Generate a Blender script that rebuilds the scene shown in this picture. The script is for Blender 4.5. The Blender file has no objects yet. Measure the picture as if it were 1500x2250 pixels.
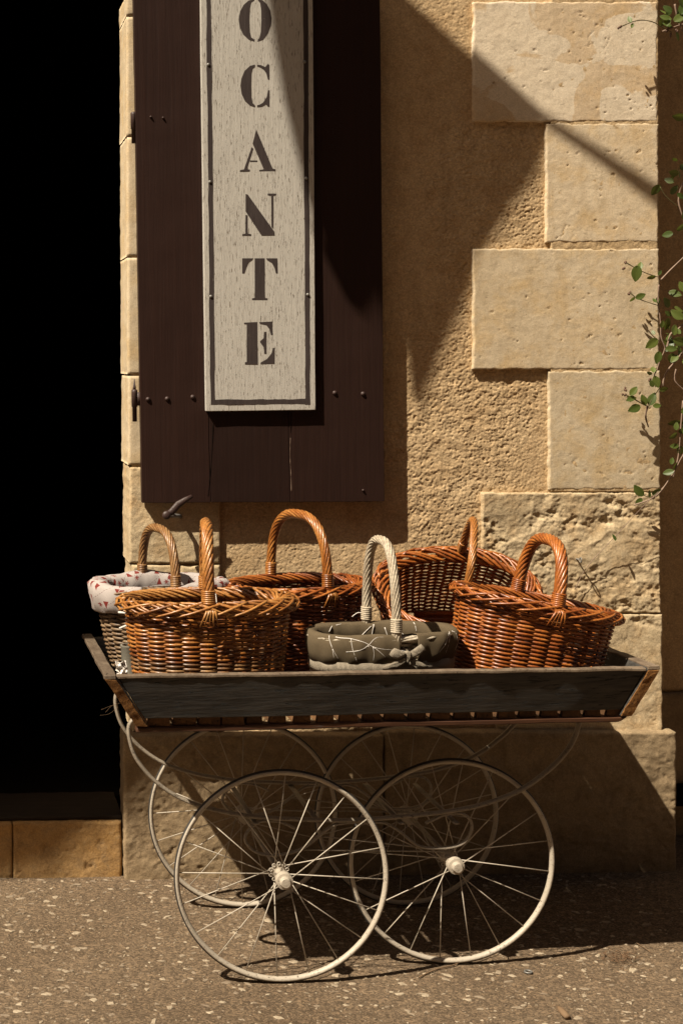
import bpy, math, random
import numpy as np
from mathutils import Matrix, Vector
random.seed(7)
RNG = np.random.default_rng(7)
S = bpy.context.scene
C = S.collection
PI = math.pi
R = math.radians

# ---------------------------------------------------------------- camera
F = 3437.0                      # focal length in pixels of the 1500 px wide photograph
CX, CY, CAMZ = -80.0, 902.0, 1.505
PITCH, ROLL = 2.0, 0.8
cam_d = bpy.data.cameras.new('camera')
cam = bpy.data.objects.new('camera', cam_d)
C.objects.link(cam)
CM = Matrix.Rotation(R(90 - PITCH), 4, 'X') @ Matrix.Rotation(R(-ROLL), 4, 'Z')
CM.translation = Vector((0, 0, CAMZ))
cam.matrix_world = CM
cam_d.sensor_fit = 'HORIZONTAL'
cam_d.sensor_width = 24.0
cam_d.lens = F / 1500 * 24.0
cam_d.shift_x = (750 - CX) / 1500
cam_d.shift_y = (CY - 1125) / 1500
cam_d.clip_start = 0.05
cam_d.clip_end = 500
S.camera = cam
RM = CM.to_3x3()

# ---------------------------------------------------------------- light
SUN = Vector((1.64, 1.0, -2.57))          # direction the sunlight travels
w = bpy.data.worlds.new('World')
S.world = w
w.use_nodes = True
nt = w.node_tree
nt.nodes.clear()
wo = nt.nodes.new('ShaderNodeOutputWorld')
bg = nt.nodes.new('ShaderNodeBackground')
sky = nt.nodes.new('ShaderNodeTexSky')
sky.sky_type = 'NISHITA'
sky.sun_disc = False
sky.sun_elevation = math.atan2(2.57, math.hypot(1.64, 1.0))
sky.sun_rotation = math.atan2(-1.64, -1.0)
sky.dust_density = 4.0
tint = nt.nodes.new('ShaderNodeMix')
tint.data_type = 'RGBA'
tint.blend_type = 'MULTIPLY'
tint.inputs[0].default_value = 1.0
tint.inputs[7].default_value = (0.50, 0.44, 0.37, 1)
nt.links.new(sky.outputs[0], tint.inputs[6])
nt.links.new(tint.outputs[2], bg.inputs[0])
nt.links.new(bg.outputs[0], wo.inputs[0])
bg.inputs[1].default_value = 0.05
sd = bpy.data.lights.new('sun', 'SUN')
sd.energy = 5.0
sd.angle = R(0.55)
sd.color = (1.0, 0.90, 0.73)
so = bpy.data.objects.new('sun', sd)
so.rotation_euler = SUN.to_track_quat('-Z', 'Y').to_euler()
so.location = (-6, -4, 9)
C.objects.link(so)
S.view_settings.view_transform = 'Standard'
S.view_settings.look = 'None'
S.view_settings.gamma = 1
S.view_settings.exposure = 0.90
S.view_settings.use_curve_mapping = False

# ---------------------------------------------------------------- helpers
def ray(px, py):
    return RM @ Vector(((px - CX) / F, -(py - CY) / F, -1.0))

def W(px, py, Y):
    """world point on the plane y = Y that the photograph shows at (px, py)"""
    d = ray(px, py)
    t = Y / d.y
    return Vector((d.x * t, Y, CAMZ + d.z * t))

def G(px, py, z=0.0):
    d = ray(px, py)
    t = (z - CAMZ) / d.z
    return Vector((d.x * t, d.y * t, z))

def _hash(ix, iy, seed):
    n = (ix.astype(np.int64) * 374761393 + iy.astype(np.int64) * 668265263 + seed * 1442695041) & 0xffffffff
    n = ((n ^ (n >> 13)) * 1274126177) & 0xffffffff
    n = n ^ (n >> 16)
    return (n & 0xffff) / 65535.0

def vnoise(x, y, seed=0):
    x = np.asarray(x, float); y = np.asarray(y, float)
    ix = np.floor(x); iy = np.floor(y)
    fx = x - ix; fy = y - iy
    fx = fx * fx * (3 - 2 * fx); fy = fy * fy * (3 - 2 * fy)
    a = _hash(ix, iy, seed); b = _hash(ix + 1, iy, seed)
    c = _hash(ix, iy + 1, seed); d = _hash(ix + 1, iy + 1, seed)
    return (a + (b - a) * fx) * (1 - fy) + (c + (d - c) * fx) * fy

def fbm(x, y, oct=4, seed=0, gain=0.5):
    s = 0.0; a = 1.0; t = 0.0
    for i in range(oct):
        c_, s_ = math.cos(0.65 + 1.1 * i), math.sin(0.65 + 1.1 * i)
        k = 2.03 ** i
        s = s + a * vnoise((x * c_ - y * s_) * k + 3.7 * i, (x * s_ + y * c_) * k, seed + i * 17)
        t += a; a *= gain
    return s / t

def link(o, parent=None):
    C.objects.link(o)
    if parent is not None:
        o.parent = parent
    return o

def tag(o, label=None, cat=None, group=None, kind=None):
    if label: o['label'] = label
    if cat: o['category'] = cat
    if group: o['group'] = group
    if kind: o['kind'] = kind
    return o

def empty(name, loc=(0, 0, 0)):
    o = bpy.data.objects.new(name, None)
    o.location = loc
    o.empty_display_size = 0.05
    return link(o)

def mesh_obj(name, V, Fc, m, parent=None, tint=None, smooth=True, inv=True):
    """V world coordinates; children get them relative to their parent's location"""
    V = np.asarray(V, dtype=np.float64).reshape(-1, 3)
    me = bpy.data.meshes.new(name)
    if isinstance(Fc, np.ndarray):
        n = len(Fc); k = Fc.shape[1]
        me.vertices.add(len(V)); me.vertices.foreach_set('co', V.ravel())
        me.loops.add(n * k); me.loops.foreach_set('vertex_index', Fc.ravel().astype(np.int32))
        me.polygons.add(n)
        me.polygons.foreach_set('loop_start', np.arange(0, n * k, k, dtype=np.int32))
        me.polygons.foreach_set('loop_total', np.full(n, k, dtype=np.int32))
        me.update(calc_edges=True)
        me.validate()
    else:
        me.from_pydata(V.tolist(), [], Fc)
        me.update()
    me.polygons.foreach_set('use_smooth', [smooth] * len(me.polygons))
    if tint is not None:
        at = me.attributes.new('tint', 'FLOAT', 'POINT')
        at.data.foreach_set('value', np.asarray(tint, dtype=np.float32))
    me.materials.append(m)
    o = bpy.data.objects.new(name, me)
    link(o, parent)
    if parent is not None and inv:
        o.matrix_parent_inverse = world_of(parent).inverted()
    return o

def world_of(o):
    m = o.matrix_basis.copy()
    if o.parent is not None:
        m = world_of(o.parent) @ o.matrix_parent_inverse @ o.matrix_basis
    return m

class MB:
    def __init__(s):
        s.v = []; s.f = []; s.t = []; s.n = 0
    def add(s, V, Fc, t=0.5):
        V = np.asarray(V, float).reshape(-1, 3)
        for q in Fc: s.f.append([i + s.n for i in q])
        s.v.append(V); s.t.append(np.full(len(V), t)); s.n += len(V)
    def tube(s, P, r, sides=6, t=0.5, closed=False, up=(0, 0, 1), flat=1.0, cap=True):
        P = np.asarray([tuple(p) for p in P], float)
        n = len(P)
        if closed:
            T = np.roll(P, -1, 0) - np.roll(P, 1, 0)
        else:
            T = np.gradient(P, axis=0)
        T /= np.linalg.norm(T, axis=1)[:, None] + 1e-12
        upv = np.asarray(up, float)
        if upv.ndim == 1: upv = np.tile(upv, (n, 1))
        A = np.cross(T, upv)
        bad = np.linalg.norm(A, axis=1) < 0.05
        if bad.any(): A[bad] = np.cross(T[bad], np.array([0.3, 1, 0.1]))
        A /= np.linalg.norm(A, axis=1)[:, None]
        B = np.cross(A, T)
        for i in range(1, n):
            if np.dot(A[i], A[i - 1]) < 0: A[i] *= -1; B[i] *= -1
        r = np.asarray(r, float) * np.ones(n)
        ang = np.arange(sides) / sides * 2 * PI
        V = P[:, None, :] + r[:, None, None] * (np.cos(ang)[None, :, None] * A[:, None, :] * flat + np.sin(ang)[None, :, None] * B[:, None, :])
        base = s.n
        s.v.append(V.reshape(-1, 3)); s.t.append(np.full(n * sides, t)); s.n += n * sides
        m = n if closed else n - 1
        for i in range(m):
            j = (i + 1) % n
            for k in range(sides):
                l = (k + 1) % sides
                s.f.append([base + i * sides + k, base + i * sides + l, base + j * sides + l, base + j * sides + k])
        if cap and not closed:
            s.f.append([base + k for k in range(sides)][::-1])
            s.f.append([base + (n - 1) * sides + k for k in range(sides)])
    def box(s, c, d, t=0.5):
        x, y, z = c; a, b, e = d[0] / 2, d[1] / 2, d[2] / 2
        V = [(x + i * a, y + j * b, z + k * e) for i in (-1, 1) for j in (-1, 1) for k in (-1, 1)]
        s.add(V, [(0, 1, 3, 2), (4, 6, 7, 5), (0, 4, 5, 1), (2, 3, 7, 6), (0, 2, 6, 4), (1, 5, 7, 3)], t)
    def lathe(s, prof, c, axis='z', sides=20, t=0.5):
        """prof: list of (r, h) along the axis"""
        V = []
        for r, h in prof:
            for k in range(sides):
                a = k / sides * 2 * PI
                p = (r * math.cos(a), r * math.sin(a), h)
                if axis == 'y': p = (p[0], -p[2], p[1])
                V.append((c[0] + p[0], c[1] + p[1], c[2] + p[2]))
        Fc = []
        for i in range(len(prof) - 1):
            for k in range(sides):
                l = (k + 1) % sides
                Fc.append((i * sides + k, i * sides + l, (i + 1) * sides + l, (i + 1) * sides + k))
        Fc.append(tuple(range(sides))[::-1]); Fc.append(tuple((len(prof) - 1) * sides + k for k in range(sides)))
        s.add(V, Fc, t)
    def build(s, name, m, parent=None, smooth=True, M=None):
        V = np.concatenate(s.v)
        if M is not None:
            A = np.array(M); V = V @ A[:3, :3].T + A[:3, 3]
        return mesh_obj(name, V, s.f, m, parent, tint=np.concatenate(s.t), smooth=smooth)

def cat_path(P, per=6, closed=False):
    Q_ = []; n = len(P)
    P = [Vector(p) for p in P]
    for i in range(n - 1):
        p0, p1, p2, p3 = P[max(i - 1, 0)], P[i], P[i + 1], P[min(i + 2, n - 1)]
        for k in range(per):
            t = k / per
            Q_.append(0.5 * ((2 * p1) + (p2 - p0) * t + (2 * p0 - 5 * p1 + 4 * p2 - p3) * t * t + (3 * p1 - p0 - 3 * p2 + p3) * t ** 3))
    Q_.append(P[-1])
    return Q_

def sharp(o, ang=35):
    o.data.set_sharp_from_angle(angle=R(ang))
    return o

def hexa(name, c8, m, parent, seg=(1, 1, 1), amp=0.0, seed=0, freq=20, bevel=0.002):
    """solid with corners c8[i][j][k]; i along length, j along thickness, k along height; worn by noise"""
    na, nb, nc = seg
    P = np.array([[[tuple(c8[i][j][k]) for k in (0, 1)] for j in (0, 1)] for i in (0, 1)], float)
    def coord(n, L):
        e = min(0.4, bevel / max(L, 1e-6))
        if n == 1: return np.array([0, e, 1 - e, 1])
        return np.concatenate([[0], np.linspace(e, 1 - e, n + 1), [1]])
    La = np.linalg.norm(P[1, 0, 0] - P[0, 0, 0]); Lb = np.linalg.norm(P[0, 1, 0] - P[0, 0, 0]); Lc = np.linalg.norm(P[0, 0, 1] - P[0, 0, 0])
    ua, ub, uc = coord(na, La), coord(nb, Lb), coord(nc, Lc)
    idx = {}; V = []; Fc = []
    A, B, D = len(ua) - 1, len(ub) - 1, len(uc) - 1
    cen = P.mean(axis=(0, 1, 2))
    def tri(a, b, c):
        return sum(P[i, j, k] * ((a if i else 1 - a) * (b if j else 1 - b) * (c if k else 1 - c)) for i in (0, 1) for j in (0, 1) for k in (0, 1))
    def vid(i, j, k):
        q = (i, j, k)
        if q not in idx:
            a, b, c = ua[i], ub[j], uc[k]
            ex = (i in (0, A)) + (j in (0, B)) + (k in (0, D))
            if ex >= 2:           # pull true edges in by the bevel
                ea, eb, ec = ua[1], ub[1], uc[1]
                k2 = 0.6
                if i in (0, A): a += (ea if i == 0 else -ea) * k2
                if j in (0, B): b += (eb if j == 0 else -eb) * k2
                if k in (0, D): c += (ec if k == 0 else -ec) * k2
            p = tri(a, b, c)
            idx[q] = len(V); V.append(p)
        return idx[q]
    for i in range(A):
        for j in range(B):
            Fc.append([vid(i, j, 0), vid(i, j + 1, 0), vid(i + 1, j + 1, 0), vid(i + 1, j, 0)])
            Fc.append([vid(i, j, D), vid(i + 1, j, D), vid(i + 1, j + 1, D), vid(i, j + 1, D)])
    for i in range(A):
        for k in range(D):
            Fc.append([vid(i, 0, k), vid(i + 1, 0, k), vid(i + 1, 0, k + 1), vid(i, 0, k + 1)])
            Fc.append([vid(i, B, k), vid(i, B, k + 1), vid(i + 1, B, k + 1), vid(i + 1, B, k)])
    for j in range(B):
        for k in range(D):
            Fc.append([vid(0, j, k), vid(0, j, k + 1), vid(0, j + 1, k + 1), vid(0, j + 1, k)])
            Fc.append([vid(A, j, k), vid(A, j + 1, k), vid(A, j + 1, k + 1), vid(A, j, k + 1)])
    V = np.array(V)
    if amp:
        for ax in range(3):
            o1, o2 = [(1, 2), (0, 2), (0, 1)][ax]
            V[:, ax] += amp * (fbm(V[:, o1] * freq + V[:, ax] * freq * 0.37, V[:, o2] * freq, 3, seed + ax * 7) - 0.5) * 2
    return sharp(mesh_obj(name, V, Fc, m, parent, tint=np.full(len(V), random.random())), 32)

# ---------------------------------------------------------------- materials
def mat(name):
    m = bpy.data.materials.new(name)
    m.use_nodes = True
    t = m.node_tree
    b = t.nodes['Principled BSDF']
    return m, t, b

def N(t, typ, **kw):
    n = t.nodes.new(typ)
    for k, v in kw.items(): setattr(n, k, v)
    return n

def lk(t, a, b): t.links.new(a, b)

def coords(t, kind='Object', scale=(1, 1, 1)):
    tc = N(t, 'ShaderNodeTexCoord')
    mp = N(t, 'ShaderNodeMapping')
    mp.inputs['Scale'].default_value = scale
    if kind == 'World':
        g = N(t, 'ShaderNodeNewGeometry')
        lk(t, g.outputs['Position'], mp.inputs[0])
    else:
        lk(t, tc.outputs[kind], mp.inputs[0])
    return mp.outputs[0]

def noise(t, vec, scale, detail=4, rough=0.55, dist=0.0):
    n = N(t, 'ShaderNodeTexNoise')
    n.inputs['Scale'].default_value = scale
    n.inputs['Detail'].default_value = detail
    n.inputs['Roughness'].default_value = rough
    n.inputs['Distortion'].default_value = dist
    lk(t, vec, n.inputs['Vector'])
    return n.outputs['Fac']

def ramp(t, fac, stops):
    r = N(t, 'ShaderNodeValToRGB')
    e = r.color_ramp.elements
    e[0].position = stops[0][0]; e[0].color = (*stops[0][1], 1)
    e[1].position = stops[1][0]; e[1].color = (*stops[1][1], 1)
    for p, c in stops[2:]:
        q = e.new(p); q.color = (*c, 1)
    lk(t, fac, r.inputs[0])
    return r.outputs[0]

def g3(v): return (v, v, v)

def mixc(t, fac, a, b, mode='MIX'):
    m = N(t, 'ShaderNodeMix', data_type='RGBA', blend_type=mode)
    for sock, val in ((m.inputs[0], fac), (m.inputs[6], a), (m.inputs[7], b)):
        if isinstance(val, (int, float)): sock.default_value = val
        elif isinstance(val, tuple): sock.default_value = (*val, 1)
        else: lk(t, val, sock)
    return m.outputs[2]

def mth(t, op, a, b=None, c=None, clamp=False):
    m = N(t, 'ShaderNodeMath', operation=op, use_clamp=clamp)
    for i, v in enumerate((a, b, c)):
        if v is None: continue
        if isinstance(v, (int, float)): m.inputs[i].default_value = v
        else: lk(t, v, m.inputs[i])
    return m.outputs[0]

def bump(t, b, h, dist=0.002, strength=1.0):
    n = N(t, 'ShaderNodeBump')
    n.inputs['Distance'].default_value = dist
    n.inputs['Strength'].default_value = strength
    lk(t, h, n.inputs['Height'])
    lk(t, n.outputs[0], b.inputs['Normal'])

def tintv(t):
    a = N(t, 'ShaderNodeAttribute', attribute_name='tint')
    return a.outputs['Fac']

def m_stone(name, c1, c2, c3, fine=0.0012, patches=False, grime=0.35, grain=0.35):
    m, t, b = mat(name)
    v = coords(t, 'World')
    big = noise(t, v, 3.5, 5, 0.6, 0.6)
    mid = noise(t, v, 16, 6, 0.6, 0.3)
    fi = noise(t, v, 260, 4, 0.7)
    col = mixc(t, ramp(t, big, [(0.3, g3(0)), (0.7, g3(1))]), c1, c2)
    col = mixc(t, ramp(t, mid, [(0.45, g3(0)), (0.70, g3(0.9))]), col, c3)
    streak = noise(t, coords(t, 'World', (22, 22, 5)), 1.0, 5, 0.65, 0.8)
    col = mixc(t, ramp(t, streak, [(0.52, g3(0)), (0.72, g3(0.35))]), col, tuple(x * 0.62 for x in c3))
    if patches:
        pn = noise(t, v, 5.0, 6, 0.5, 0.9)
        pf = ramp(t, pn, [(0.53, g3(0)), (0.545, g3(0.75))])
        col = mixc(t, pf, col, (0.62, 0.555, 0.45))
    tv = tintv(t)
    col = mixc(t, 1.0, col, ramp(t, tv, [(0.0, (0.90, 0.87, 0.82)), (1.0, (1.08, 1.03, 0.98))]), 'MULTIPLY')
    # pits: dark grains
    vo = N(t, 'ShaderNodeTexVoronoi'); vo.inputs['Scale'].default_value = 75; lk(t, v, vo.inputs['Vector'])
    pm = noise(t, v, 9, 3)
    pit = mth(t, 'LESS_THAN', vo.outputs['Distance'], mth(t, 'MULTIPLY', mth(t, 'SUBTRACT', pm, 0.42), 0.7))
    col = mixc(t, mth(t, 'MULTIPLY', pit, 0.35), col, (0.20, 0.14, 0.08))
    dg = ramp(t, noise(t, v, 40, 5, 0.7), [(0.5, g3(0)), (0.75, g3(grime))])
    col = mixc(t, dg, col, (0.25, 0.19, 0.12))
    vg = N(t, 'ShaderNodeTexVoronoi'); vg.inputs['Scale'].default_value = 240; lk(t, v, vg.inputs['Vector'])
    sg = N(t, 'ShaderNodeSeparateColor'); lk(t, vg.outputs['Color'], sg.inputs[0])
    col = mixc(t, grain, col, ramp(t, sg.outputs[0], [(0.0, g3(0.62)), (1.0, g3(1.25))]), 'MULTIPLY')
    sp = ramp(t, fi, [(0.35, g3(0.82)), (0.65, g3(1.08))])
    col = mixc(t, 1.0, col, sp, 'MULTIPLY')
    lk(t, col, b.inputs['Base Color'])
    b.inputs['Roughness'].default_value = 0.92
    b.inputs['Specular IOR Level'].default_value = 0.15
    h = mth(t, 'ADD', mth(t, 'MULTIPLY', noise(t, v, 130, 6, 0.7), 1.0), mth(t, 'MULTIPLY', pit, -0.6))
    bump(t, b, h, fine)
    return m

M = {}
M['plaster'] = m_stone('sand_plaster', (0.475, 0.345, 0.203), (0.535, 0.405, 0.252), (0.43, 0.30, 0.168), 0.0020, grime=0.15, grain=0.5)
M['limestone'] = m_stone('dressed_limestone', (0.49, 0.405, 0.285), (0.56, 0.475, 0.35), (0.50, 0.375, 0.215), 0.0009, grime=0.3, grain=0.12)
M['limestone_patched'] = m_stone('patched_limestone', (0.49, 0.385, 0.26), (0.53, 0.43, 0.305), (0.50, 0.365, 0.21), 0.0009, patches=True, grime=0.3, grain=0.12)
M['limestone_rough'] = m_stone('weathered_limestone', (0.451, 0.360, 0.232), (0.512, 0.421, 0.287), (0.451, 0.323, 0.183), 0.0016, grime=0.4)
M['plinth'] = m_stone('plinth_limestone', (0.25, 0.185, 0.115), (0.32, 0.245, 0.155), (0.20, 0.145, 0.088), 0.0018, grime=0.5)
M['step'] = m_stone('ochre_limestone', (0.38, 0.22, 0.08), (0.44, 0.30, 0.15), (0.30, 0.19, 0.09), 0.0016, grime=0.5)
M['mortar'] = m_stone('lime_mortar', (0.456, 0.330, 0.186), (0.504, 0.378, 0.228), (0.396, 0.282, 0.156), 0.002, grime=0.4)

def m_ground():
    m, t, b = mat('worn_pavement')
    v = coords(t, 'World')
    a = noise(t, v, 2.2, 5, 0.6)
    c = noise(t, v, 45, 5, 0.7)
    f = noise(t, v, 130, 5, 0.85)
    col = mixc(t, ramp(t, a, [(0.3, g3(0)), (0.7, g3(1))]), (0.150, 0.104, 0.066), (0.215, 0.155, 0.102))
    col = mixc(t, ramp(t, c, [(0.35, g3(0.5)), (0.6, g3(0))]), col, (0.100, 0.068, 0.043))
    col = mixc(t, ramp(t, f, [(0.55, g3(0)), (0.68, g3(0.75))]), col, (0.19, 0.145, 0.10))
    col = mixc(t, ramp(t, f, [(0.30, g3(0.7)), (0.43, g3(0))]), col, (0.030, 0.020, 0.013))
    for sc_, lo, hi in ((230, (0.58, 0.57, 0.55), (1.5, 1.46, 1.4)), (110, (0.85, 0.85, 0.85), (1.16, 1.15, 1.13))):
        vo = N(t, 'ShaderNodeTexVoronoi'); vo.inputs['Scale'].default_value = sc_; lk(t, v, vo.inputs['Vector'])
        sp = N(t, 'ShaderNodeSeparateColor'); lk(t, vo.outputs['Color'], sp.inputs[0])
        col = mixc(t, 1.0, col, ramp(t, sp.outputs[0], [(0.0, lo), (0.55, g3(0.95)), (1.0, hi)]), 'MULTIPLY')
    lk(t, col, b.inputs['Base Color'])
    b.inputs['Roughness'].default_value = 0.95
    b.inputs['Specular IOR Level'].default_value = 0.15
    bump(t, b, mth(t, 'ADD', noise(t, v, 160, 5, 0.85), mth(t, 'MULTIPLY', c, 0.8)), 0.006)
    return m
M['ground'] = m_ground()

def m_chip():
    m, t, b = mat('pale_pebble')
    v = coords(t, 'World')
    col = mixc(t, tintv(t), (0.18, 0.132, 0.088), (0.39, 0.315, 0.22))
    col = mixc(t, ramp(t, noise(t, v, 120, 4, 0.7), [(0.4, g3(0)), (0.75, g3(0.6))]), col, (0.10, 0.07, 0.045))
    lk(t, col, b.inputs['Base Color'])
    b.inputs['Roughness'].default_value = 0.8
    bump(t, b, noise(t, v, 200, 4), 0.001)
    return m
M['chip'] = m_chip()

def m_wood(name, c1, c2, scale, rough=0.6, spec=0.4, fine=0.0015, crack=0.0, crackc=(0.01, 0.008, 0.006), tintamt=0.25, chips=None):
    """scale: object/world scale, small along the grain"""
    m, t, b = mat(name)
    v = coords(t, 'World', scale)
    g = noise(t, v, 1.0, 8, 0.65, 0.4)
    col = mixc(t, ramp(t, g, [(0.3, g3(0)), (0.7, g3(1))]), c1, c2)
    v2 = coords(t, 'World')
    bl = noise(t, v2, 9, 5, 0.6, 0.5)
    col = mixc(t, ramp(t, bl, [(0.4, g3(0)), (0.75, g3(0.5))]), col, c1)
    tv = tintv(t)
    col = mixc(t, 1.0, col, ramp(t, tv, [(0.0, g3(1 - tintamt)), (1.0, g3(1 + tintamt))]), 'MULTIPLY')
    h = g
    if crack:
        cn = noise(t, coords(t, 'World', tuple(s * 1.3 for s in scale)), 2.2, 6, 0.7)
        cm = ramp(t, cn, [(crack, g3(1)), (crack + 0.035, g3(0))])
        col = mixc(t, cm, col, crackc)
        h = mth(t, 'SUBTRACT', h, mth(t, 'MULTIPLY', cm, 0.8))
    if chips:
        cn = noise(t, v2, 55, 6, 0.8)
        cm = ramp(t, cn, [(0.66, g3(0)), (0.70, g3(0.8))])
        col = mixc(t, cm, col, chips)
    lk(t, col, b.inputs['Base Color'])
    b.inputs['Roughness'].default_value = rough
    b.inputs['Specular IOR Level'].default_value = spec
    bump(t, b, h, fine)
    return m
M['shutter'] = m_wood('brown_paint', (0.0165, 0.0066, 0.0045), (0.0220, 0.0090, 0.0060), (90, 90, 3), 0.55, 0.2, 0.0010, chips=(0.036, 0.018, 0.012))
M['sign'] = m_wood('cracked_white_paint', (0.396, 0.369, 0.330), (0.462, 0.435, 0.391), (150, 150, 14), 0.8, 0.2, 0.0012, crack=0.365, crackc=(0.165, 0.127, 0.094), tintamt=0.02)
M['sign_dark'] = m_wood('worn_brown_lettering', (0.036, 0.026, 0.024), (0.052, 0.039, 0.036), (120, 120, 12), 0.75, 0.2, 0.0008, crack=0.30, crackc=(0.36, 0.31, 0.25), tintamt=0.02)
M['cart_wood'] = m_wood('blackened_wood', (0.024, 0.022, 0.021), (0.085, 0.077, 0.068), (7, 55, 80), 0.72, 0.25, 0.0018, crack=0.37, chips=(0.075, 0.06, 0.045))
M['cart_edge'] = m_wood('worn_grey_wood', (0.085, 0.058, 0.038), (0.20, 0.150, 0.105), (50, 12, 50), 0.75, 0.25, 0.002, crack=0.34, crackc=(0.03, 0.02, 0.012))
M['end_grain'] = m_wood('rough_end_grain', (0.085, 0.036, 0.010), (0.20, 0.092, 0.026), (90, 30, 90), 0.85, 0.2, 0.004, crack=0.36)
M['slat'] = m_wood('dark_slat_wood', (0.060, 0.028, 0.012), (0.17, 0.085, 0.036), (60, 8, 60), 0.7, 0.3, 0.002, crack=0.36)
M['rail'] = m_wood('red_brown_rail', (0.050, 0.018, 0.008), (0.105, 0.042, 0.017), (4, 60, 90), 0.55, 0.4, 0.0015, crack=0.32)
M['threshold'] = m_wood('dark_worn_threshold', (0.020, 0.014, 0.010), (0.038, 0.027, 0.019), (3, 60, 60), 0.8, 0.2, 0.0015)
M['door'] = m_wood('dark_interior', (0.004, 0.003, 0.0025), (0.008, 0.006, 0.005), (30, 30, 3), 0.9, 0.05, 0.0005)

def m_metal(name, c, c2, rough, chipc, lo=0.62, metal=0.0):
    m, t, b = mat(name)
    v = coords(t, 'World')
    n1 = noise(t, v, 30, 5, 0.6)
    col = mixc(t, n1, c, c2)
    ch = ramp(t, noise(t, v, 160, 5, 0.75), [(lo, g3(0)), (lo + 0.04, g3(0.85))])
    col = mixc(t, ch, col, chipc)
    lk(t, col, b.inputs['Base Color'])
    b.inputs['Roughness'].default_value = rough
    b.inputs['Metallic'].default_value = metal
    bump(t, b, mth(t, 'SUBTRACT', noise(t, v, 220, 3), ch), 0.0008)
    return m
M['cream'] = m_metal('cream_paint', (0.33, 0.28, 0.22), (0.42, 0.365, 0.295), 0.5, (0.05, 0.028, 0.018), 0.61)
M['frame_shade_paint'] = m_metal('shade_darkened_cream', (0.20, 0.165, 0.125), (0.29, 0.245, 0.19), 0.55, (0.045, 0.026, 0.016), 0.58)  # cream darkened in colour to stand in for shade under the tray
M['tyre'] = m_metal('cracked_black_rubber', (0.02, 0.017, 0.015), (0.035, 0.03, 0.026), 0.7, (0.22, 0.18, 0.14), 0.68)
M['iron'] = m_metal('rusted_iron', (0.028, 0.013, 0.011), (0.045, 0.022, 0.017), 0.55, (0.06, 0.03, 0.02), 0.7)
M['steel'] = m_metal('dull_zinc', (0.16, 0.15, 0.14), (0.24, 0.23, 0.21), 0.55, (0.08, 0.06, 0.05), 0.62, 0.5)

def m_wicker(name, c1, c2, c3, rough, coat):
    m, t, b = mat(name)
    tv = tintv(t)
    oi = N(t, 'ShaderNodeObjectInfo')
    v = coords(t, 'Object')
    n1 = noise(t, v, 28, 4, 0.6)
    n2 = noise(t, coords(t, 'Object', (1, 1, 1)), 190, 3, 0.6)
    f = mth(t, 'ADD', mth(t, 'MULTIPLY', tv, 0.45), mth(t, 'MULTIPLY', oi.outputs['Random'], 0.2))
    f = mth(t, 'ADD', f, mth(t, 'SUBTRACT', mth(t, 'MULTIPLY', n1, 0.9), 0.27), clamp=True)
    col = ramp(t, f, [(0.12, c1), (0.5, c2), (0.92, c3)])
    col = mixc(t, 1.0, col, ramp(t, n2, [(0.3, g3(0.55)), (0.65, g3(1.15))]), 'MULTIPLY')
    lk(t, col, b.inputs['Base Color'])
    b.inputs['Roughness'].default_value = rough
    b.inputs['Coat Weight'].default_value = coat
    b.inputs['Coat Roughness'].default_value = 0.22
    bump(t, b, n2, 0.0005)
    return m
M['wick_honey'] = m_wicker('honey_varnished_willow', (0.0850, 0.0202, 0.0036), (0.2499, 0.0788, 0.0119), (0.4198, 0.1859, 0.0451), 0.38, 0.35)
M['wick_light'] = m_wicker('golden_willow', (0.135, 0.040, 0.007), (0.32, 0.125, 0.026), (0.48, 0.25, 0.078), 0.42, 0.2)
M['wick_red'] = m_wicker('red_brown_willow', (0.0600, 0.0120, 0.0023), (0.1599, 0.0370, 0.0069), (0.2999, 0.0925, 0.0195), 0.38, 0.35)
M['wick_orange'] = m_wicker('orange_varnished_willow', (0.0850, 0.0161, 0.0029), (0.2399, 0.0623, 0.0091), (0.4198, 0.1452, 0.0284), 0.42, 0.22)
M['wick_grey'] = m_wicker('unpeeled_grey_willow', (0.060, 0.032, 0.015), (0.15, 0.090, 0.046), (0.26, 0.18, 0.105), 0.55, 0.05)
M['wick_brown'] = m_wicker('brown_unpeeled_willow', (0.085, 0.034, 0.010), (0.19, 0.088, 0.030), (0.30, 0.165, 0.064), 0.45, 0.2)
M['wick_white'] = m_wicker('whitewashed_willow', (0.27, 0.21, 0.145), (0.40, 0.33, 0.24), (0.50, 0.43, 0.33), 0.6, 0.05)

def cloth_base(name):
    m, t, b = mat(name)
    b.inputs['Roughness'].default_value = 0.9
    b.inputs['Specular IOR Level'].default_value = 0.1
    uv = coords(t, 'UV')
    wv = N(t, 'ShaderNodeTexWave'); wv.inputs['Scale'].default_value = 260; lk(t, uv, wv.inputs['Vector'])
    bump(t, b, wv.outputs['Fac'], 0.0003)
    return m, t, b, uv

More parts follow.
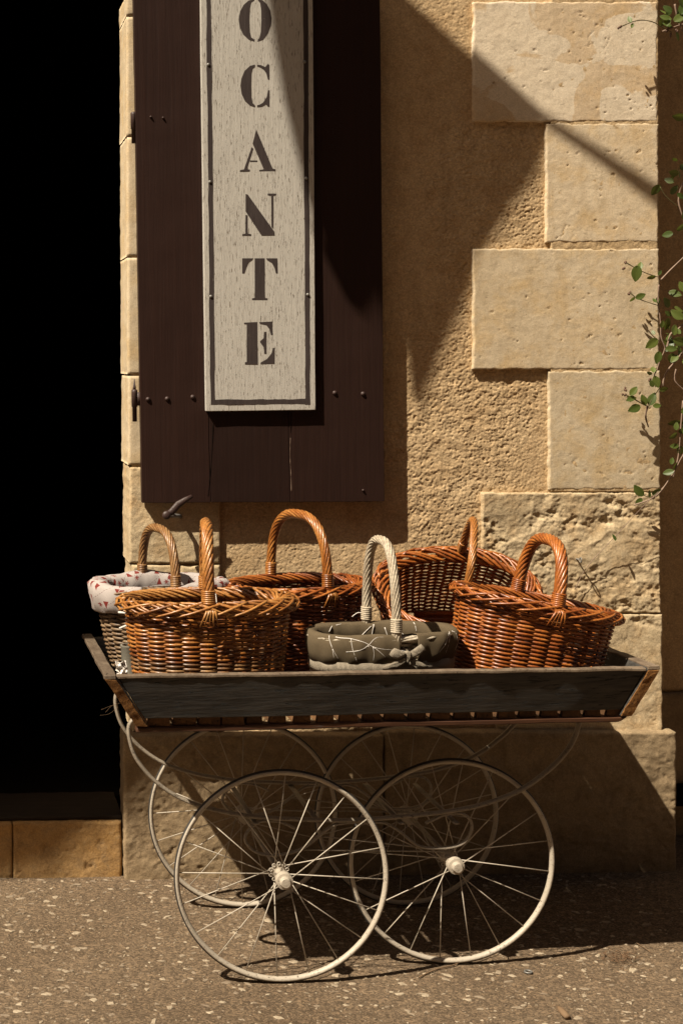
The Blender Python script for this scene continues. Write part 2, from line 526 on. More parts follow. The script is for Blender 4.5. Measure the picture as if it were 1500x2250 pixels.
def m_floral():
    m, t, b, uv = cloth_base('floral_cotton')
    vo = N(t, 'ShaderNodeTexVoronoi'); vo.inputs['Scale'].default_value = 33; vo.inputs['Randomness'].default_value = 0.7
    lk(t, uv, vo.inputs['Vector'])
    sc = N(t, 'ShaderNodeVectorMath', operation='SCALE'); sc.inputs['Scale'].default_value = 1.0
    df = N(t, 'ShaderNodeVectorMath', operation='SUBTRACT')
    lk(t, uv, df.inputs[0]); lk(t, vo.outputs['Position'], df.inputs[1])
    s30 = N(t, 'ShaderNodeVectorMath', operation='SCALE'); s30.inputs['Scale'].default_value = 33
    lk(t, df.outputs[0], s30.inputs[0])
    sp = N(t, 'ShaderNodeSeparateXYZ'); lk(t, s30.outputs[0], sp.inputs[0])
    x, y = sp.outputs[0], sp.outputs[1]
    ln = mth(t, 'SQRT', mth(t, 'ADD', mth(t, 'MULTIPLY', x, x), mth(t, 'MULTIPLY', y, y)))
    an = mth(t, 'ARCTAN2', y, x)
    pet = mth(t, 'ADD', 0.17, mth(t, 'MULTIPLY', mth(t, 'COSINE', mth(t, 'MULTIPLY', an, 6)), 0.09))
    fl = mth(t, 'LESS_THAN', ln, pet)
    tree = mth(t, 'LESS_THAN', mth(t, 'ABSOLUTE', x), mth(t, 'MULTIPLY', mth(t, 'SUBTRACT', 0.38, y), 0.42))
    tree = mth(t, 'MULTIPLY', tree, mth(t, 'GREATER_THAN', y, -0.26))
    spc = N(t, 'ShaderNodeSeparateColor'); lk(t, vo.outputs['Color'], spc.inputs[0])
    sel = mth(t, 'GREATER_THAN', spc.outputs[0], 0.5)
    msk = mth(t, 'ADD', mth(t, 'MULTIPLY', fl, sel), mth(t, 'MULTIPLY', tree, mth(t, 'SUBTRACT', 1, sel)))
    msk = mth(t, 'MULTIPLY', msk, mth(t, 'GREATER_THAN', spc.outputs[1], 0.12), clamp=True)
    su = N(t, 'ShaderNodeSeparateXYZ'); lk(t, uv, su.inputs[0])
    d = mth(t, 'ADD', su.outputs[0], mth(t, 'MULTIPLY', su.outputs[1], 1.3))
    lines = mth(t, 'LESS_THAN', mth(t, 'FRACT', mth(t, 'MULTIPLY', d, 18)), 0.035)
    dash = mth(t, 'LESS_THAN', mth(t, 'FRACT', mth(t, 'MULTIPLY', su.outputs[1], 200)), 0.6)
    lines = mth(t, 'MULTIPLY', lines, dash)
    col = mixc(t, msk, (0.37, 0.325, 0.305), (0.17, 0.030, 0.024))
    col = mixc(t, mth(t, 'MULTIPLY', lines, 0.8), col, (0.13, 0.07, 0.07))
    lk(t, col, b.inputs['Base Color'])
    return m
M['floral'] = m_floral()

def m_olive():
    m, t, b, uv = cloth_base('olive_branch_print')
    col = mixc(t, noise(t, uv, 90, 4), (0.088, 0.065, 0.039), (0.120, 0.090, 0.055))
    lk(t, col, b.inputs['Base Color'])
    return m
M['olive'] = m_olive()
m_, t_, b_, uv_ = cloth_base('natural_linen')
lk(t_, mixc(t_, noise(t_, uv_, 60, 4), (0.24, 0.20, 0.15), (0.31, 0.26, 0.20)), b_.inputs['Base Color'])
M['linen'] = m_

def m_plain(name, c, rough=0.6, spec=0.3):
    m, t, b = mat(name)
    v = coords(t, 'World')
    lk(t, mixc(t, noise(t, v, 60, 4), tuple(x * 0.8 for x in c), tuple(min(1, x * 1.15) for x in c)), b.inputs['Base Color'])
    b.inputs['Roughness'].default_value = rough
    b.inputs['Specular IOR Level'].default_value = spec
    bump(t, b, noise(t, v, 250, 3), 0.0004)
    return m
M['white_tie'] = m_plain('white_cotton_tie', (0.6, 0.55, 0.5), 0.9)
M['pot'] = m_plain('grey_enamel', (0.20, 0.185, 0.15), 0.4)
M['canvas'] = m_plain('sailcloth', (0.45, 0.40, 0.33), 0.9)
M['pole'] = m_plain('dark_wood_pole', (0.08, 0.05, 0.03), 0.8)
M['stem'] = m_plain('vine_stem', (0.22, 0.15, 0.11), 0.7)
M['stem_green'] = m_plain('young_vine_stem', (0.075, 0.06, 0.022), 0.6)
M['bud'] = m_plain('brown_bud', (0.10, 0.055, 0.035), 0.7)
M['driedleaf'] = m_plain('dry_plant_matter', (0.13, 0.075, 0.04), 0.8)
M['twig'] = m_plain('dry_twig', (0.16, 0.10, 0.055), 0.8)

def m_leaf():
    m, t, b = mat('green_leaf')
    v = coords(t, 'Object')
    oi = N(t, 'ShaderNodeObjectInfo')
    col = mixc(t, oi.outputs['Random'], (0.045, 0.075, 0.014), (0.125, 0.155, 0.030))
    col = mixc(t, ramp(t, noise(t, v, 120, 4), [(0.4, g3(0)), (0.7, g3(0.5))]), col, (0.05, 0.07, 0.015))
    lk(t, col, b.inputs['Base Color'])
    b.inputs['Roughness'].default_value = 0.45
    b.inputs['Transmission Weight'].default_value = 0.0
    tr = N(t, 'ShaderNodeBsdfTranslucent'); tr.inputs[0].default_value = (0.12, 0.15, 0.02, 1)
    mx = N(t, 'ShaderNodeMixShader'); mx.inputs[0].default_value = 0.3
    out = [n for n in t.nodes if n.type == 'OUTPUT_MATERIAL'][0]
    lk(t, b.outputs[0], mx.inputs[1]); lk(t, tr.outputs[0], mx.inputs[2]); lk(t, mx.outputs[0], out.inputs[0])
    return m
M['leaf'] = m_leaf()

# ---------------------------------------------------------------- depths of the wall planes
YW = 4.480      # plaster
YQ = 4.465      # dressed stones
YP = 4.430      # plinth
YS = 4.430      # shutter face
YB = 4.412      # sign face
GZ = 0.0

def quad_from_px(q, Y):
    return [W(x, y, Y) for x, y in q]

def block(name, q, m, parent, hfun, res=0.005, back=0.03, left=None, edge=0.003, rnd=0.004, seed=0, tintval=None, cells=None):
    """stone with a worked face: q = world corners (bottom-left, bottom-right, top-right, top-left) on its face.
    hfun(x, z) -> how far the face stands out (m). left = depth of the visible left return."""
    bl, br, tr, tl = [np.array(tuple(p)) for p in q]
    wd = np.linalg.norm(br - bl); hd = np.linalg.norm(tl - bl)
    nu = max(2, int(wd / res)); nv = max(2, int(hd / res))
    u = np.linspace(0, 1, nu + 1); v = np.linspace(0, 1, nv + 1)
    lb = [back] if left is None else list(np.linspace(left, 0, max(2, int(left / 0.012)) + 1)[:-1])
    ub = np.concatenate([lb, np.zeros(nu + 1), [back]])
    uu = np.concatenate([np.zeros(len(lb)), u, [1.0]])
    vb = np.concatenate([[back], np.zeros(nv + 1), [back]])
    vv = np.concatenate([[0.0], v, [1.0]])
    U, V = np.meshgrid(uu, vv); UB, VB = np.meshgrid(ub, vb)
    P = ((1 - U) * (1 - V))[..., None] * bl + (U * (1 - V))[..., None] * br + (U * V)[..., None] * tr + ((1 - U) * V)[..., None] * tl
    X, Y, Z = P[..., 0].copy(), P[..., 1].copy(), P[..., 2].copy()
    # irregular outline
    ex = (fbm(Z * 45, Z * 0 + seed, 4, seed) - 0.5) * 2 * edge
    ez = (fbm(X * 45, X * 0 + seed + 3, 4, seed + 5) - 0.5) * 2 * edge
    fx = np.clip(1 - U * wd / 0.03, 0, 1) + np.clip(1 - (1 - U) * wd / 0.03, 0, 1)
    fz = np.clip(1 - V * hd / 0.03, 0, 1) + np.clip(1 - (1 - V) * hd / 0.03, 0, 1)
    d = np.minimum(np.minimum(U, 1 - U) * wd, np.minimum(V, 1 - V) * hd)
    face = (UB == 0) & (VB == 0)
    h = hfun(X, Z)
    rr = rnd * (1 + 1.6 * (fbm(X * 30, Z * 30, 3, seed + 9) - 0.5))
    drop = np.where(face, rr * np.clip(1 - d / np.maximum(rr, 1e-5), 0, 1) ** 2, 0)
    X = X + ex * fx; Z = Z + ez * fz
    Y = Y - np.where(face, h, 0) + drop + UB + VB * (UB == 0)
    if left is not None:
        ret = (UB > 0) & (U == 0)
        X = X + np.where(ret, -(fbm(Y * 60, Z * 60, 4, seed + 2) - 0.5) * 0.004, 0)
    n1, n2 = X.shape
    idx = np.arange(n1 * n2).reshape(n1, n2)
    Fc = np.stack([idx[:-1, :-1], idx[:-1, 1:], idx[1:, 1:], idx[1:, :-1]], -1).reshape(-1, 4)
    VV = np.stack([X, Y, Z], -1).reshape(-1, 3)
    tv = random.random() if tintval is None else tintval
    o = mesh_obj(name, VV, Fc, m, parent, tint=np.full(len(VV), tv))
    return o

# surfaces of the stones
def h_smooth(seed):
    def f(X, Z):
        h = 0.0010 * (fbm(X * 12, Z * 12, 4, seed) - 0.5) + 0.0006 * (fbm(X * 90, Z * 90, 3, seed + 4) - 0.5)
        h = h + 0.0016 * (fbm(X * 30 + Z * 12, Z * 34, 4, seed + 12, 0.6) - 0.5)
        p = fbm(X * 60, Z * 110, 4, seed + 8, 0.6)
        h = h - 0.045 * np.clip(p - 0.775, 0, 1) - 0.018 * np.clip(np.abs(fbm(X * 9, Z * 9, 4, seed + 60) - .5) * -60 + 0.35, 0, .35) * np.clip((fbm(X * 4, Z * 4, 2, seed + 61) - .55) * 6, 0, 1) * .35
        return h
    return f

def h_pitted(seed):
    def f(X, Z):
        h = h_smooth(seed)(X, Z)
        p = fbm(X * 60 + Z * 25, Z * 60, 3, seed + 31)
        big = np.clip((fbm(X * 6, Z * 6, 2, seed + 50) - 0.38) * 3, 0, 1)
        return h - 0.022 * np.clip(p - 0.66, 0, 1) * big
    return f

def h_rough(seed, amp=0.014):
    def f(X, Z):
        msk = np.clip((fbm(X * 5.5, Z * 5.5, 3, seed) - 0.46) * 6, 0, 1)
        r = np.abs(fbm(X * 16, Z * 20, 5, seed + 3, 0.6) - 0.5) * 2
        r2 = fbm(X * 45, Z * 55, 4, seed + 6, 0.6)
        r3 = fbm(X * 9, Z * 10, 4, seed + 8)
        step = np.floor(r3 * 9) / 9 + np.clip((r3 * 9 % 1) * 4, 0, 1) / 9
        ch = np.clip(0.42 - fbm(X * 24 + Z * 9, Z * 30, 4, seed + 15, 0.6), 0, 1)
        return -amp * (0.08 + 0.75 * msk) * (0.65 * r + 0.35 * (1 - r2)) + 0.009 * (step - 0.5) + 0.0016 * (r2 - 0.5) - 0.030 * ch * (0.1 + msk)
    return f

def h_tooled(seed, amp=0.008):
    def f(X, Z):
        a = fbm(X * 26 + Z * 10, Z * 30, 4, seed, 0.55)
        b_ = fbm(X * 7, Z * 7, 3, seed + 2)
        c = fbm(X * 85, Z * 95, 3, seed + 7, .6)
        p = fbm(X * 40, Z * 50, 4, seed + 11, .6)
        return amp * (a - 0.5) + 0.010 * (b_ - 0.5) + .35 * amp * (c - .5) - .02 * np.clip(.36 - p, 0, 1)
    return f

def h_plaster(X, Z):
    a = fbm(X * 165, Z * 190, 3, 11, 0.7)
    b_ = fbm(X * 38, Z * 46, 3, 21)
    c = fbm(X * 260, Z * 260, 2, 41)
    sm = np.clip((fbm(X * 3, Z * 3, 2, 77) - 0.3) * 3, 0.45, 1)
    return sm * (0.0043 * (a - 0.5) - 0.012 * np.clip(0.34 - a, 0, 1) + 0.0045 * (b_ - 0.5)) + 0.0012 * (c - 0.5)

# ---------------------------------------------------------------- ground
def build_ground():
    x0, x1, y0, y1, res = -0.05, 1.95, 3.22, 4.50, 0.0038
    nx, ny = int((x1 - x0) / res), int((y1 - y0) / res)
    X, Y = np.meshgrid(np.linspace(x0, x1, nx + 1), np.linspace(y0, y1, ny + 1))
    Z = 0.0042 * (fbm(X * 90, Y * 90, 4, 5, 0.75) - 0.5) + 0.005 * (fbm(X * 7, Y * 7, 3, 15) - 0.5)
    ed = np.minimum(np.minimum(X - x0, x1 - X), np.minimum(Y - y0, y1 - Y))
    Z = Z * np.clip(ed / 0.03, 0, 1)
    idx = np.arange((nx + 1) * (ny + 1)).reshape(ny + 1, nx + 1)
    Fc = np.stack([idx[:-1, :-1], idx[:-1, 1:], idx[1:, 1:], idx[1:, :-1]], -1).reshape(-1, 4)
    V = np.stack([X, Y, Z], -1).reshape(-1, 3)
    o = mesh_obj('pavement', V, Fc, M['ground'])
    tag(o, kind='structure')
    # the street round it, out to the horizon, as one ring-shaped sheet
    B = 150
    Vr = [(-B, -B, 0), (B, -B, 0), (B, B, 0), (-B, B, 0), (x0, y0, 0), (x1, y0, 0), (x1, y1, 0), (x0, y1, 0)]
    Fr = [(0, 1, 5, 4), (1, 2, 6, 5), (2, 3, 7, 6), (3, 0, 4, 7)]
    tag(mesh_obj('street', Vr, Fr, M['ground'], smooth=False), kind='structure')
    return X, Y, Z
build_ground()

def build_chips():
    V = []; Fc = []; T = []
    rg = np.random.default_rng(3)
    n = 3000
    for i in range(n):
        x = rg.uniform(-0.04, 1.93); y = rg.uniform(3.24, 4.45)
        s = 0.0022 + 0.0105 * rg.random() ** 3.8
        if rg.random() < 0.05: s *= 1.5
        el = rg.uniform(0.45, 1.0); a0 = rg.normal(0, 0.7)
        k = rg.integers(7, 12)
        zz = 0.0042 * (float(fbm(np.array(x * 90), np.array(y * 90), 4, 5, 0.75)) - 0.5) + 0.005 * (float(fbm(np.array(x * 7), np.array(y * 7), 3, 15)) - 0.5)
        ang = np.sort(rg.uniform(0, 2 * PI, k)); rr = rg.uniform(0.55, 1.15, k)
        b0 = len(V); t = rg.random()
        px = np.cos(ang) * rr * s * 1.25; py = np.sin(ang) * rr * s * el
        ca, sa = math.cos(a0), math.sin(a0)
        qx = px * ca - py * sa; qy = px * sa + py * ca
        for j in range(k): V.append((x + qx[j], y + qy[j], zz + 0.0002)); T.append(t * 0.8)
        for j in range(k): V.append((x + qx[j] * .8, y + qy[j] * .8, zz + 0.0019 + rg.uniform(-.0004, .0004))); T.append(t)
        for j in range(k): Fc.append([b0 + j, b0 + (j + 1) % k, b0 + k + (j + 1) % k, b0 + k + j])
        Fc.append([b0 + k + j for j in range(k)])
    o = mesh_obj('pebbles', V, Fc, M['chip'], tint=T, smooth=False)
    tag(o, 'pale stone chips set in the worn brown pavement', 'pebbles', kind='stuff')
build_chips()

# ---------------------------------------------------------------- the house
house = empty('stone_house', (W(287, 1700, YW).x, YW, 0))
tag(house, 'sunlit limestone and plaster house wall behind the handcart', 'house')

def px_block(name, x0, x1, y0, y1, Y, m, hf, **kw):
    q = [W(x0, y1, Y), W(x1, y1, Y), W(x1, y0, Y), W(x0, y0, Y)]
    return block(name, q, m, house, hf, **kw)

# plaster field
px_block('plaster', 476, 1222, -12, 1640, YW, M['plaster'], h_plaster, res=0.0024, back=0.02, edge=0, rnd=0.0, tintval=0.5)
# mortar bed behind the quoins
hm = lambda X, Z: 0.0042 * (fbm(X * 90, Z * 90, 3, 61, .6) - 0.5)
px_block('mortar', 1210, 1446, 1078, 1640, YQ + 0.013, M['mortar'], hm, res=0.02, back=0.3, edge=0, rnd=0, tintval=0.5)
px_block('mortar', 1210, 1446, -12, 1081, YQ + 0.0012, M['mortar'], hm, res=0.0045, back=0.3, edge=0, rnd=0, tintval=0.5)
px_block('mortar', 290, 484, 1030, 1640, YQ + 0.014, M['mortar'], hm, res=0.02, back=0.1, edge=0, rnd=0, tintval=0.5)
px_block('mortar', 290, 484, -12, 1030, YQ + 0.004, M['mortar'], hm, res=0.02, back=0.2, edge=0, rnd=0, tintval=0.5)
# quoins at the right corner: (x0 top, x1, y0, y1)
Q = [(1040, 1444, 3, 266, h_smooth(101), 'limestone_patched', .9), (1200, 1446, 270, 531, h_smooth(102), 'limestone', .95),
     (1040, 1448, 546, 811, h_smooth(103), 'limestone', .6), (1206, 1450, 815, 1075, h_pitted(104), 'limestone', .25)]
for x0, x1, y0, y1, hf, mm, tv in Q:
    px_block('quoin_stone', x0, x1, y0, y1, YQ, M[mm], hf, res=0.0032, back=0.04, edge=0.0042, rnd=0.0016, seed=x0 + y0, tintval=tv)
px_block('quoin_stone', 1060, 1452, 1083, 1347, YQ - .004, M['limestone_rough'], h_rough(105), res=0.0028, back=0.05, edge=0.003, rnd=0.003, seed=5, tintval=.6)
px_block('quoin_stone', 1092, 1455, 1350, 1612, YQ - .004, M['limestone_rough'], h_rough(126, 0.012), res=0.0032, back=0.05, edge=0.003, rnd=0.003, seed=6, tintval=.5)
# door jamb stones at the left, their left returns facing the doorway
JY = YQ
jrows = [(-12, 33, 277, 470), (36, 298, 278, 452), (301, 563, 279, 486), (566, 822, 280, 452), (826, 1022, 282, 486), (1026, 1238, 285, 484), (1242, 1416, 290, 392), (1420, 1610, 291, 484)]
for i, (y0, y1, x0, x1) in enumerate(jrows):
    rough = i >= 5
    px_block('jamb_stone', x0, x1, y0, y1, JY, M['limestone_rough' if rough else 'limestone'], h_rough(200 + i, 0.013) if rough else h_smooth(200 + i),
             res=0.0034 if rough else 0.008, back=0.05, left=0.19, edge=0.002 if rough else 0.0008, rnd=0.004 if rough else 0.001, seed=30 + i, tintval=.5 + .1 * (i % 3))
px_block('jamb_stone', 396, 484, 1242, 1416, JY, M['limestone_rough'], h_rough(231, .013), res=0.0034, back=0.05, edge=0.003, rnd=0.008, seed=60, tintval=.4)
# plinth
def plinth(x0, x1, y0a, y1z, seed, tv, lf=None):
    a, b_ = W(x0, y0a, YP), W(x1, y0a, YP)
    q = [Vector((a.x, YP, -0.01)), Vector((b_.x, YP, -0.01)), b_, a]
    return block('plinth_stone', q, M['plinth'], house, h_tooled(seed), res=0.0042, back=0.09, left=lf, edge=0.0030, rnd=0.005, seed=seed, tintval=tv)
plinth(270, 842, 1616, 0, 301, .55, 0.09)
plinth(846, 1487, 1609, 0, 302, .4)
# doorstep and threshold in front of the dark room
a, b_ = W(-330, 1812, 4.452), W(268, 1808, 4.452)
zt = 0.5 * (a.z + b_.z)
stp = [(-330, 26, 311), (28, 267, 313)]
for x0, x1, sd_ in stp:
    A_, B_ = W(x0, 1810, 4.452).x, W(x1, 1810, 4.452).x
    q = [Vector((A_, 4.452, -0.01)), Vector((B_, 4.452, -0.01)), Vector((B_, 4.452, zt)), Vector((A_, 4.452, zt))]
    block('step_stone', q, M['step'], house, h_tooled(sd_, 0.004), res=0.0045, back=0.27, edge=0.002, rnd=0.005, seed=sd_, tintval=.5)
def slab(name, x0, x1, y0, y1, z0, z1, m, parent, seg=(1, 1, 1), amp=0.0, seed=0, freq=20, bevel=0.002):
    c8 = [[[(x, y, z) for z in (z0, z1)] for y in (y0, y1)] for x in (x0, x1)]
    return hexa(name, c8, m, parent, seg, amp, seed, freq, bevel)
XL = W(-330, 1800, YW).x; XJ = W(270, 1800, YW).x
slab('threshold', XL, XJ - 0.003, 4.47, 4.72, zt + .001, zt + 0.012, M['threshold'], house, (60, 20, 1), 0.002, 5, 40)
# the room behind the doorway
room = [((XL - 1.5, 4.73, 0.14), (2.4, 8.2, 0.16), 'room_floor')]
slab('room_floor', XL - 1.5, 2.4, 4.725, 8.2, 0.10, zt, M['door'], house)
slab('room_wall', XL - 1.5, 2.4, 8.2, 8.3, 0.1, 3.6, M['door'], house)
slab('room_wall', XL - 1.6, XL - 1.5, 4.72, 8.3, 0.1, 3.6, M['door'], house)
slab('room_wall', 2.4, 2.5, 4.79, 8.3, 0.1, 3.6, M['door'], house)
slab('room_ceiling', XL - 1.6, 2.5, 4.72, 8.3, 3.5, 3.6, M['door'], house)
# core of the wall (back of plaster), left flank of the doorway, wall above the frame
XR = W(1447, 1000, YW).x
slab('wall_core', XJ + 0.06, XR - 0.004, YW + 0.02, 4.78, 0.0, 3.6, M['mortar'], house)
slab('wall_flank', -3.2, XL, YW, 4.78, 0.0, 3.6, M['plaster'], house, (20, 2, 20), 0.003, 3, 30)
ztop = W(700, -12, YW).z
slab('wall_top', XJ + 0.05, XR - 0.002, YW - 0.006, YW + 0.0195, ztop, 3.6, M['plaster'], house, (20, 1, 12), 0.0, 3, 30)
slab('lintel', XL, XJ + 0.01, YW - 0.01, 4.79, 3.0, 3.6, M['limestone'], house)

# neighbouring recessed wall on the right
nb = empty('neighbouring_wall', (2.2, 4.80, 0))
tag(nb, 'shaded brown plaster wall set back at the right behind the vine', 'wall')
def nb_block(name, xa, xb, z0, z1, Y, m, hf, res, seed):
    q = [Vector((xa, Y, z0)), Vector((xb, Y, z0)), Vector((xb, Y, z1)), Vector((xa, Y, z1))]
    return block(name, q, m, nb, hf, res=res, back=0.03, edge=0.001, rnd=0.003, seed=seed, tintval=.4)
nb_block('plaster', XR - 0.25, 3.4, 0.44, 3.6, 4.78, M['plaster'], h_plaster, 0.012, 1)
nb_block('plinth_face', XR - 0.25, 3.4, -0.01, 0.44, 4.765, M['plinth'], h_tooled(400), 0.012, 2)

# unseen house across the street, added to block low sky light
opp = empty('added_opposite_house', (0, -4.6, 0))
tag(opp, 'unseen tall stone house across the street, added to cut sky light', 'house')
slab('facade', -11, 13, -5.2, -4.6, 0, 10.5, M['plaster'], opp, (30, 1, 14), 0.01, 9, 3)
for fx in (-8, -5, -2, 1, 4, 7, 10):
    for fz in (0.9, 4.2, 7.4):
        slab('window', fx, fx + 1.0, -4.62, -4.56, fz, fz + 1.7, M['door'], opp)
        slab('window_sill', fx - .1, fx + 1.1, -4.6, -4.45, fz - .12, fz, M['limestone'], opp)

# ---------------------------------------------------------------- shutter
sh0 = W(312, 1105, YS)
shutter = empty('window_shutter', (sh0.x, YS, sh0.z))
tag(shutter, 'dark brown painted plank shutter folded open against the wall', 'shutter')
TH = 0.030
edges_top = [293, 441, 622, 835]; edges_bot = [312, 463, 637, 845]
for i in range(3):
    g = 0.45
    xt0, xt1 = edges_top[i] + g, edges_top[i + 1] - g
    xb0, xb1 = edges_bot[i] + g, edges_bot[i + 1] - g
    yb0 = 1105 - (xb0 - 312) * 3 / 533; yb1 = 1105 - (xb1 - 312) * 3 / 533
    k = -12 / 1105
    bl, br = W(xb0, yb0, YS), W(xb1, yb1, YS)
    tl = W(xt0 - (xb0 - xt0) * 12 / 1105, -12, YS); tr = W(xt1 - (xb1 - xt1) * 12 / 1105, -12, YS)
    d = Vector((0, TH, 0))
    c8 = [[[bl, tl], [bl + d, tl + d]], [[br, tr], [br + d, tr + d]]]
    hexa('plank', c8, M['shutter'], shutter, (20, 1, 120), 0.0012, 40, 9, 0.0012)
# iron bolts
mb0 = None
bolts = [(325, 877), (367, 876), (423, 872), (735, 863), (797, 865), (331, 256), (358, 258), (797, 1077)]
for i, (x, y) in enumerate(bolts):
    b = MB(); p = W(x, y, YS); r = 0.0068 if i < 5 else 0.0035
    b.lathe([(r, 0), (r * .95, .002), (r * .75, .0045), (r * .4, .006), (0.0003, .0066)], (p.x, YS + .0005, p.z), 'y', 12)
    b.build('bolt', M['iron'], shutter)
for pts in ([(468, 930), (466, 985), (461, 1050), (457, 1090)], [(638, 962), (637, 1000), (639, 1040), (640, 1080)], [(640, 905), (638, 950)]):
    b = MB(); P_ = cat_path([W(x, y, YS - .0002) for x, y in pts], 6)
    b.tube(P_, [.0007 * (0.3 + 1.2 * random.random()) for _ in P_], 5)
    b.build('paint_crack', M['stem'] if pts[0][0] == 638 else M['door'], shutter)
# strap hinges on their wall pins
for (x, y0, y1, full) in ((299, 855, 926, True), (297, 245, 314, False)):
    b = MB()
    p0 = W(x - 3, y1, YS + .012); p1 = W(x - 3, y0, YS + .012); H = p1.z - p0.z
    b.lathe([(.0065, 0), (.0065, H * .45), (.0085, H * .46), (.0085, H * .9), (.0085, H * .97), (.005, H * 1.0)], tuple(p0), 'z', 14)
    if full:
        b.lathe([(.005, H * .98), (.0042, H * 1.06), (.0008, H * 1.33)], tuple(p0), 'z', 12)
    b.box((p0.x + .012, p0.y, p0.z + H * .7), (.022, .010, H * .42))
    b.build('hinge', M['iron'], shutter)

# catch that holds the shutter
cp = W(372, 1130, YW - .02)
catch = empty('shutter_catch', tuple(cp))
tag(catch, 'rusty iron shutter catch turned up under the brown shutter', 'catch')
b = MB()
pts = [W(x, y, 4.405) for x, y in ((366, 1132), (378, 1124), (392, 1108), (408, 1098), (422, 1090))]
b.tube(pts, [.009, .010, .010, .008, .005], 8, flat=.5)
b.build('lever', M['iron'], catch)
b = MB(); p = W(366, 1132, 4.40)
b.lathe([(.011, 0), (.0125, .004), (.011, .009), (.004, .011)], (p.x, p.y + .005, p.z), 'y', 16)
b.build('knob', M['iron'], catch)
b = MB(); b.tube([W(372, 1132, 4.405), W(392, 1134, 4.43), W(398, 1135, 4.475)], .006, 8); b.build('pin', M['steel'], catch)

# ---------------------------------------------------------------- sign
s0 = W(570, 901, YB)
sign = empty('shop_sign', tuple(s0))
tag(sign, 'tall white weathered board with stencilled letters O C A N T E on the shutter', 'sign')
bl, br = W(452, 903.5, YB), W(693.5, 900.5, YB)
tl, tr = W(440, -12, YB), W(687, -12, YB)
d = Vector((0, YS - YB - .0015, 0))
hexa('board', [[[bl, tl], [bl + d, tl + d]], [[br, tr], [br + d, tr + d]]], M['sign'], sign, (16, 1, 60), 0.0006, 70, 10, 0.0015)

def poly_print(name, polys, m, parent, Y, n=0.0008, jit=0.0):
    V = []; Fc = []
    for pl in polys:
        pts = [W(x, y, Y) for x, y in pl]
        b0 = len(V); k = len(pts)
        V += [tuple(p) for p in pts] + [(p.x, p.y + n, p.z) for p in pts]
        Fc.append([b0 + i for i in range(k)])
        for i in range(k): Fc.append([b0 + i, b0 + (i + 1) % k, b0 + k + (i + 1) % k, b0 + k + i])
    o = mesh_obj(name, V, Fc, m, parent, tint=np.full(len(V), .5), smooth=False)
    me = o.data
    import bmesh
    bm = bmesh.new(); bm.from_mesh(me)
    bmesh.ops.triangulate(bm, faces=[f for f in bm.faces if len(f.verts) > 4], ngon_method='EAR_CLIP')
    bmesh.ops.recalc_face_normals(bm, faces=bm.faces)
    bm.to_mesh(me); bm.free()
    return o
c5 = lambda L: [(250 + x / 2.308, y / 2.308) for x, y in L]
LET = {
 'O': [c5([(712,208),(685,200),(655,172),(638,133),(633,97),(640,55),(658,22),(683,0),(712,-8),(712,0),(697,10),(690,40),(688,100),(690,160),(697,188),(712,197)]),
       c5([(730,208),(757,198),(780,168),(797,125),(800,90),(793,50),(775,17),(752,-3),(732,-8),(732,1),(742,12),(747,50),(748,100),(745,160),(738,190),(730,198)])],
 'C': [c5([(715,325),(690,332),(663,357),(647,395),(642,432),(648,475),(665,510),(690,532),(715,540),(715,531),(703,520),(697,490),(695,430),(697,370),(703,345),(715,335)]),
       c5([(727,326),(747,328),(768,338),(779,323),(787,325),(788,400),(781,400),(774,372),(760,350),(742,338),(727,333)]),
       c5([(727,540),(750,538),(772,526),(779,537),(789,539),(789,455),(782,455),(775,490),(757,518),(738,529),(727,531)])],
 'A': [c5([(722,655),(805,853),(820,857),(820,866),(737,867),(737,860),(760,857),(704,726)]),
       c5([(699,744),(707,752),(675,855),(690,859),(688,868),(640,868),(640,861),(660,857)]),
       c5([(690,812),(728,812),(728,819),(690,819)])],
 'N': [c5([(668,982),(679,985),(813,1172),(815,1192),(748,1192),(668,1070)]),
       c5([(668,1088),(677,1090),(678,1182),(696,1186),(696,1194),(651,1194),(651,1187),(667,1183)]),
       c5([(780,980),(823,980),(823,988),(809,992),(808,1157),(799,1148),(798,992),(780,988)])],
 'T': [[(559.5,567),(581,567),(582,654),(587.5,655),(587.5,659),(553.5,659),(553.5,655),(559.5,654)],
       [(532,567),(556,567),(553,571),(546,576),(541,587),(537,600),(532,600)],
       [(584.5,567),(609,567),(610,600),(606,600),(603,588),(597,577),(587,571)]],
 'E': [[(536,708.5),(565,707),(566,800.5),(538,800),(538,795.5),(542,795),(542,712),(536,711.5)],
       [(569,707.5),(598,706),(599,735.5),(595,735.5),(592,723),(585,714),(571,711)],
       [(580,729),(585,728.5),(585,777),(581,777),(579,762),(571.5,752),(571.5,749),(579,743)],
       [(572,799.5),(603,799),(603.5,764),(599.5,764),(597,775),(587,788),(573,796)]],
}
for k, pl in LET.items():
    o = poly_print('letter', pl, M['sign_dark'], sign, YB - .0006)
    o['label'] = 'stencilled dark letter ' + k
def wob(xa, ya, xb, yb, w, n=40, seed=0):
    L, Rr = [], []
    for i in range(n + 1):
        s = i / n; x = xa + (xb - xa) * s; y = ya + (yb - ya) * s
        w1 = w / 2 + 0.9 * (float(vnoise(np.array(i * .7), np.array(seed), 3)) - .5) * 2
        w2 = w / 2 + 0.9 * (float(vnoise(np.array(i * .7), np.array(seed + 5), 3)) - .5) * 2
        if abs(xb - xa) < abs(yb - ya): L.append((x - w1, y)); Rr.append((x + w2, y))
        else: L.append((x, y - w1)); Rr.append((x, y + w2))
    return L + Rr[::-1]
poly_print('border_line', [wob(458, -12, 467.5, 889, 10, seed=1), wob(671, -12, 676, 889, 10.5, seed=2), wob(472.8, 883.5, 670.6, 882, 11.5, 30, 3)], M['sign_dark'], sign, YB - .0006)
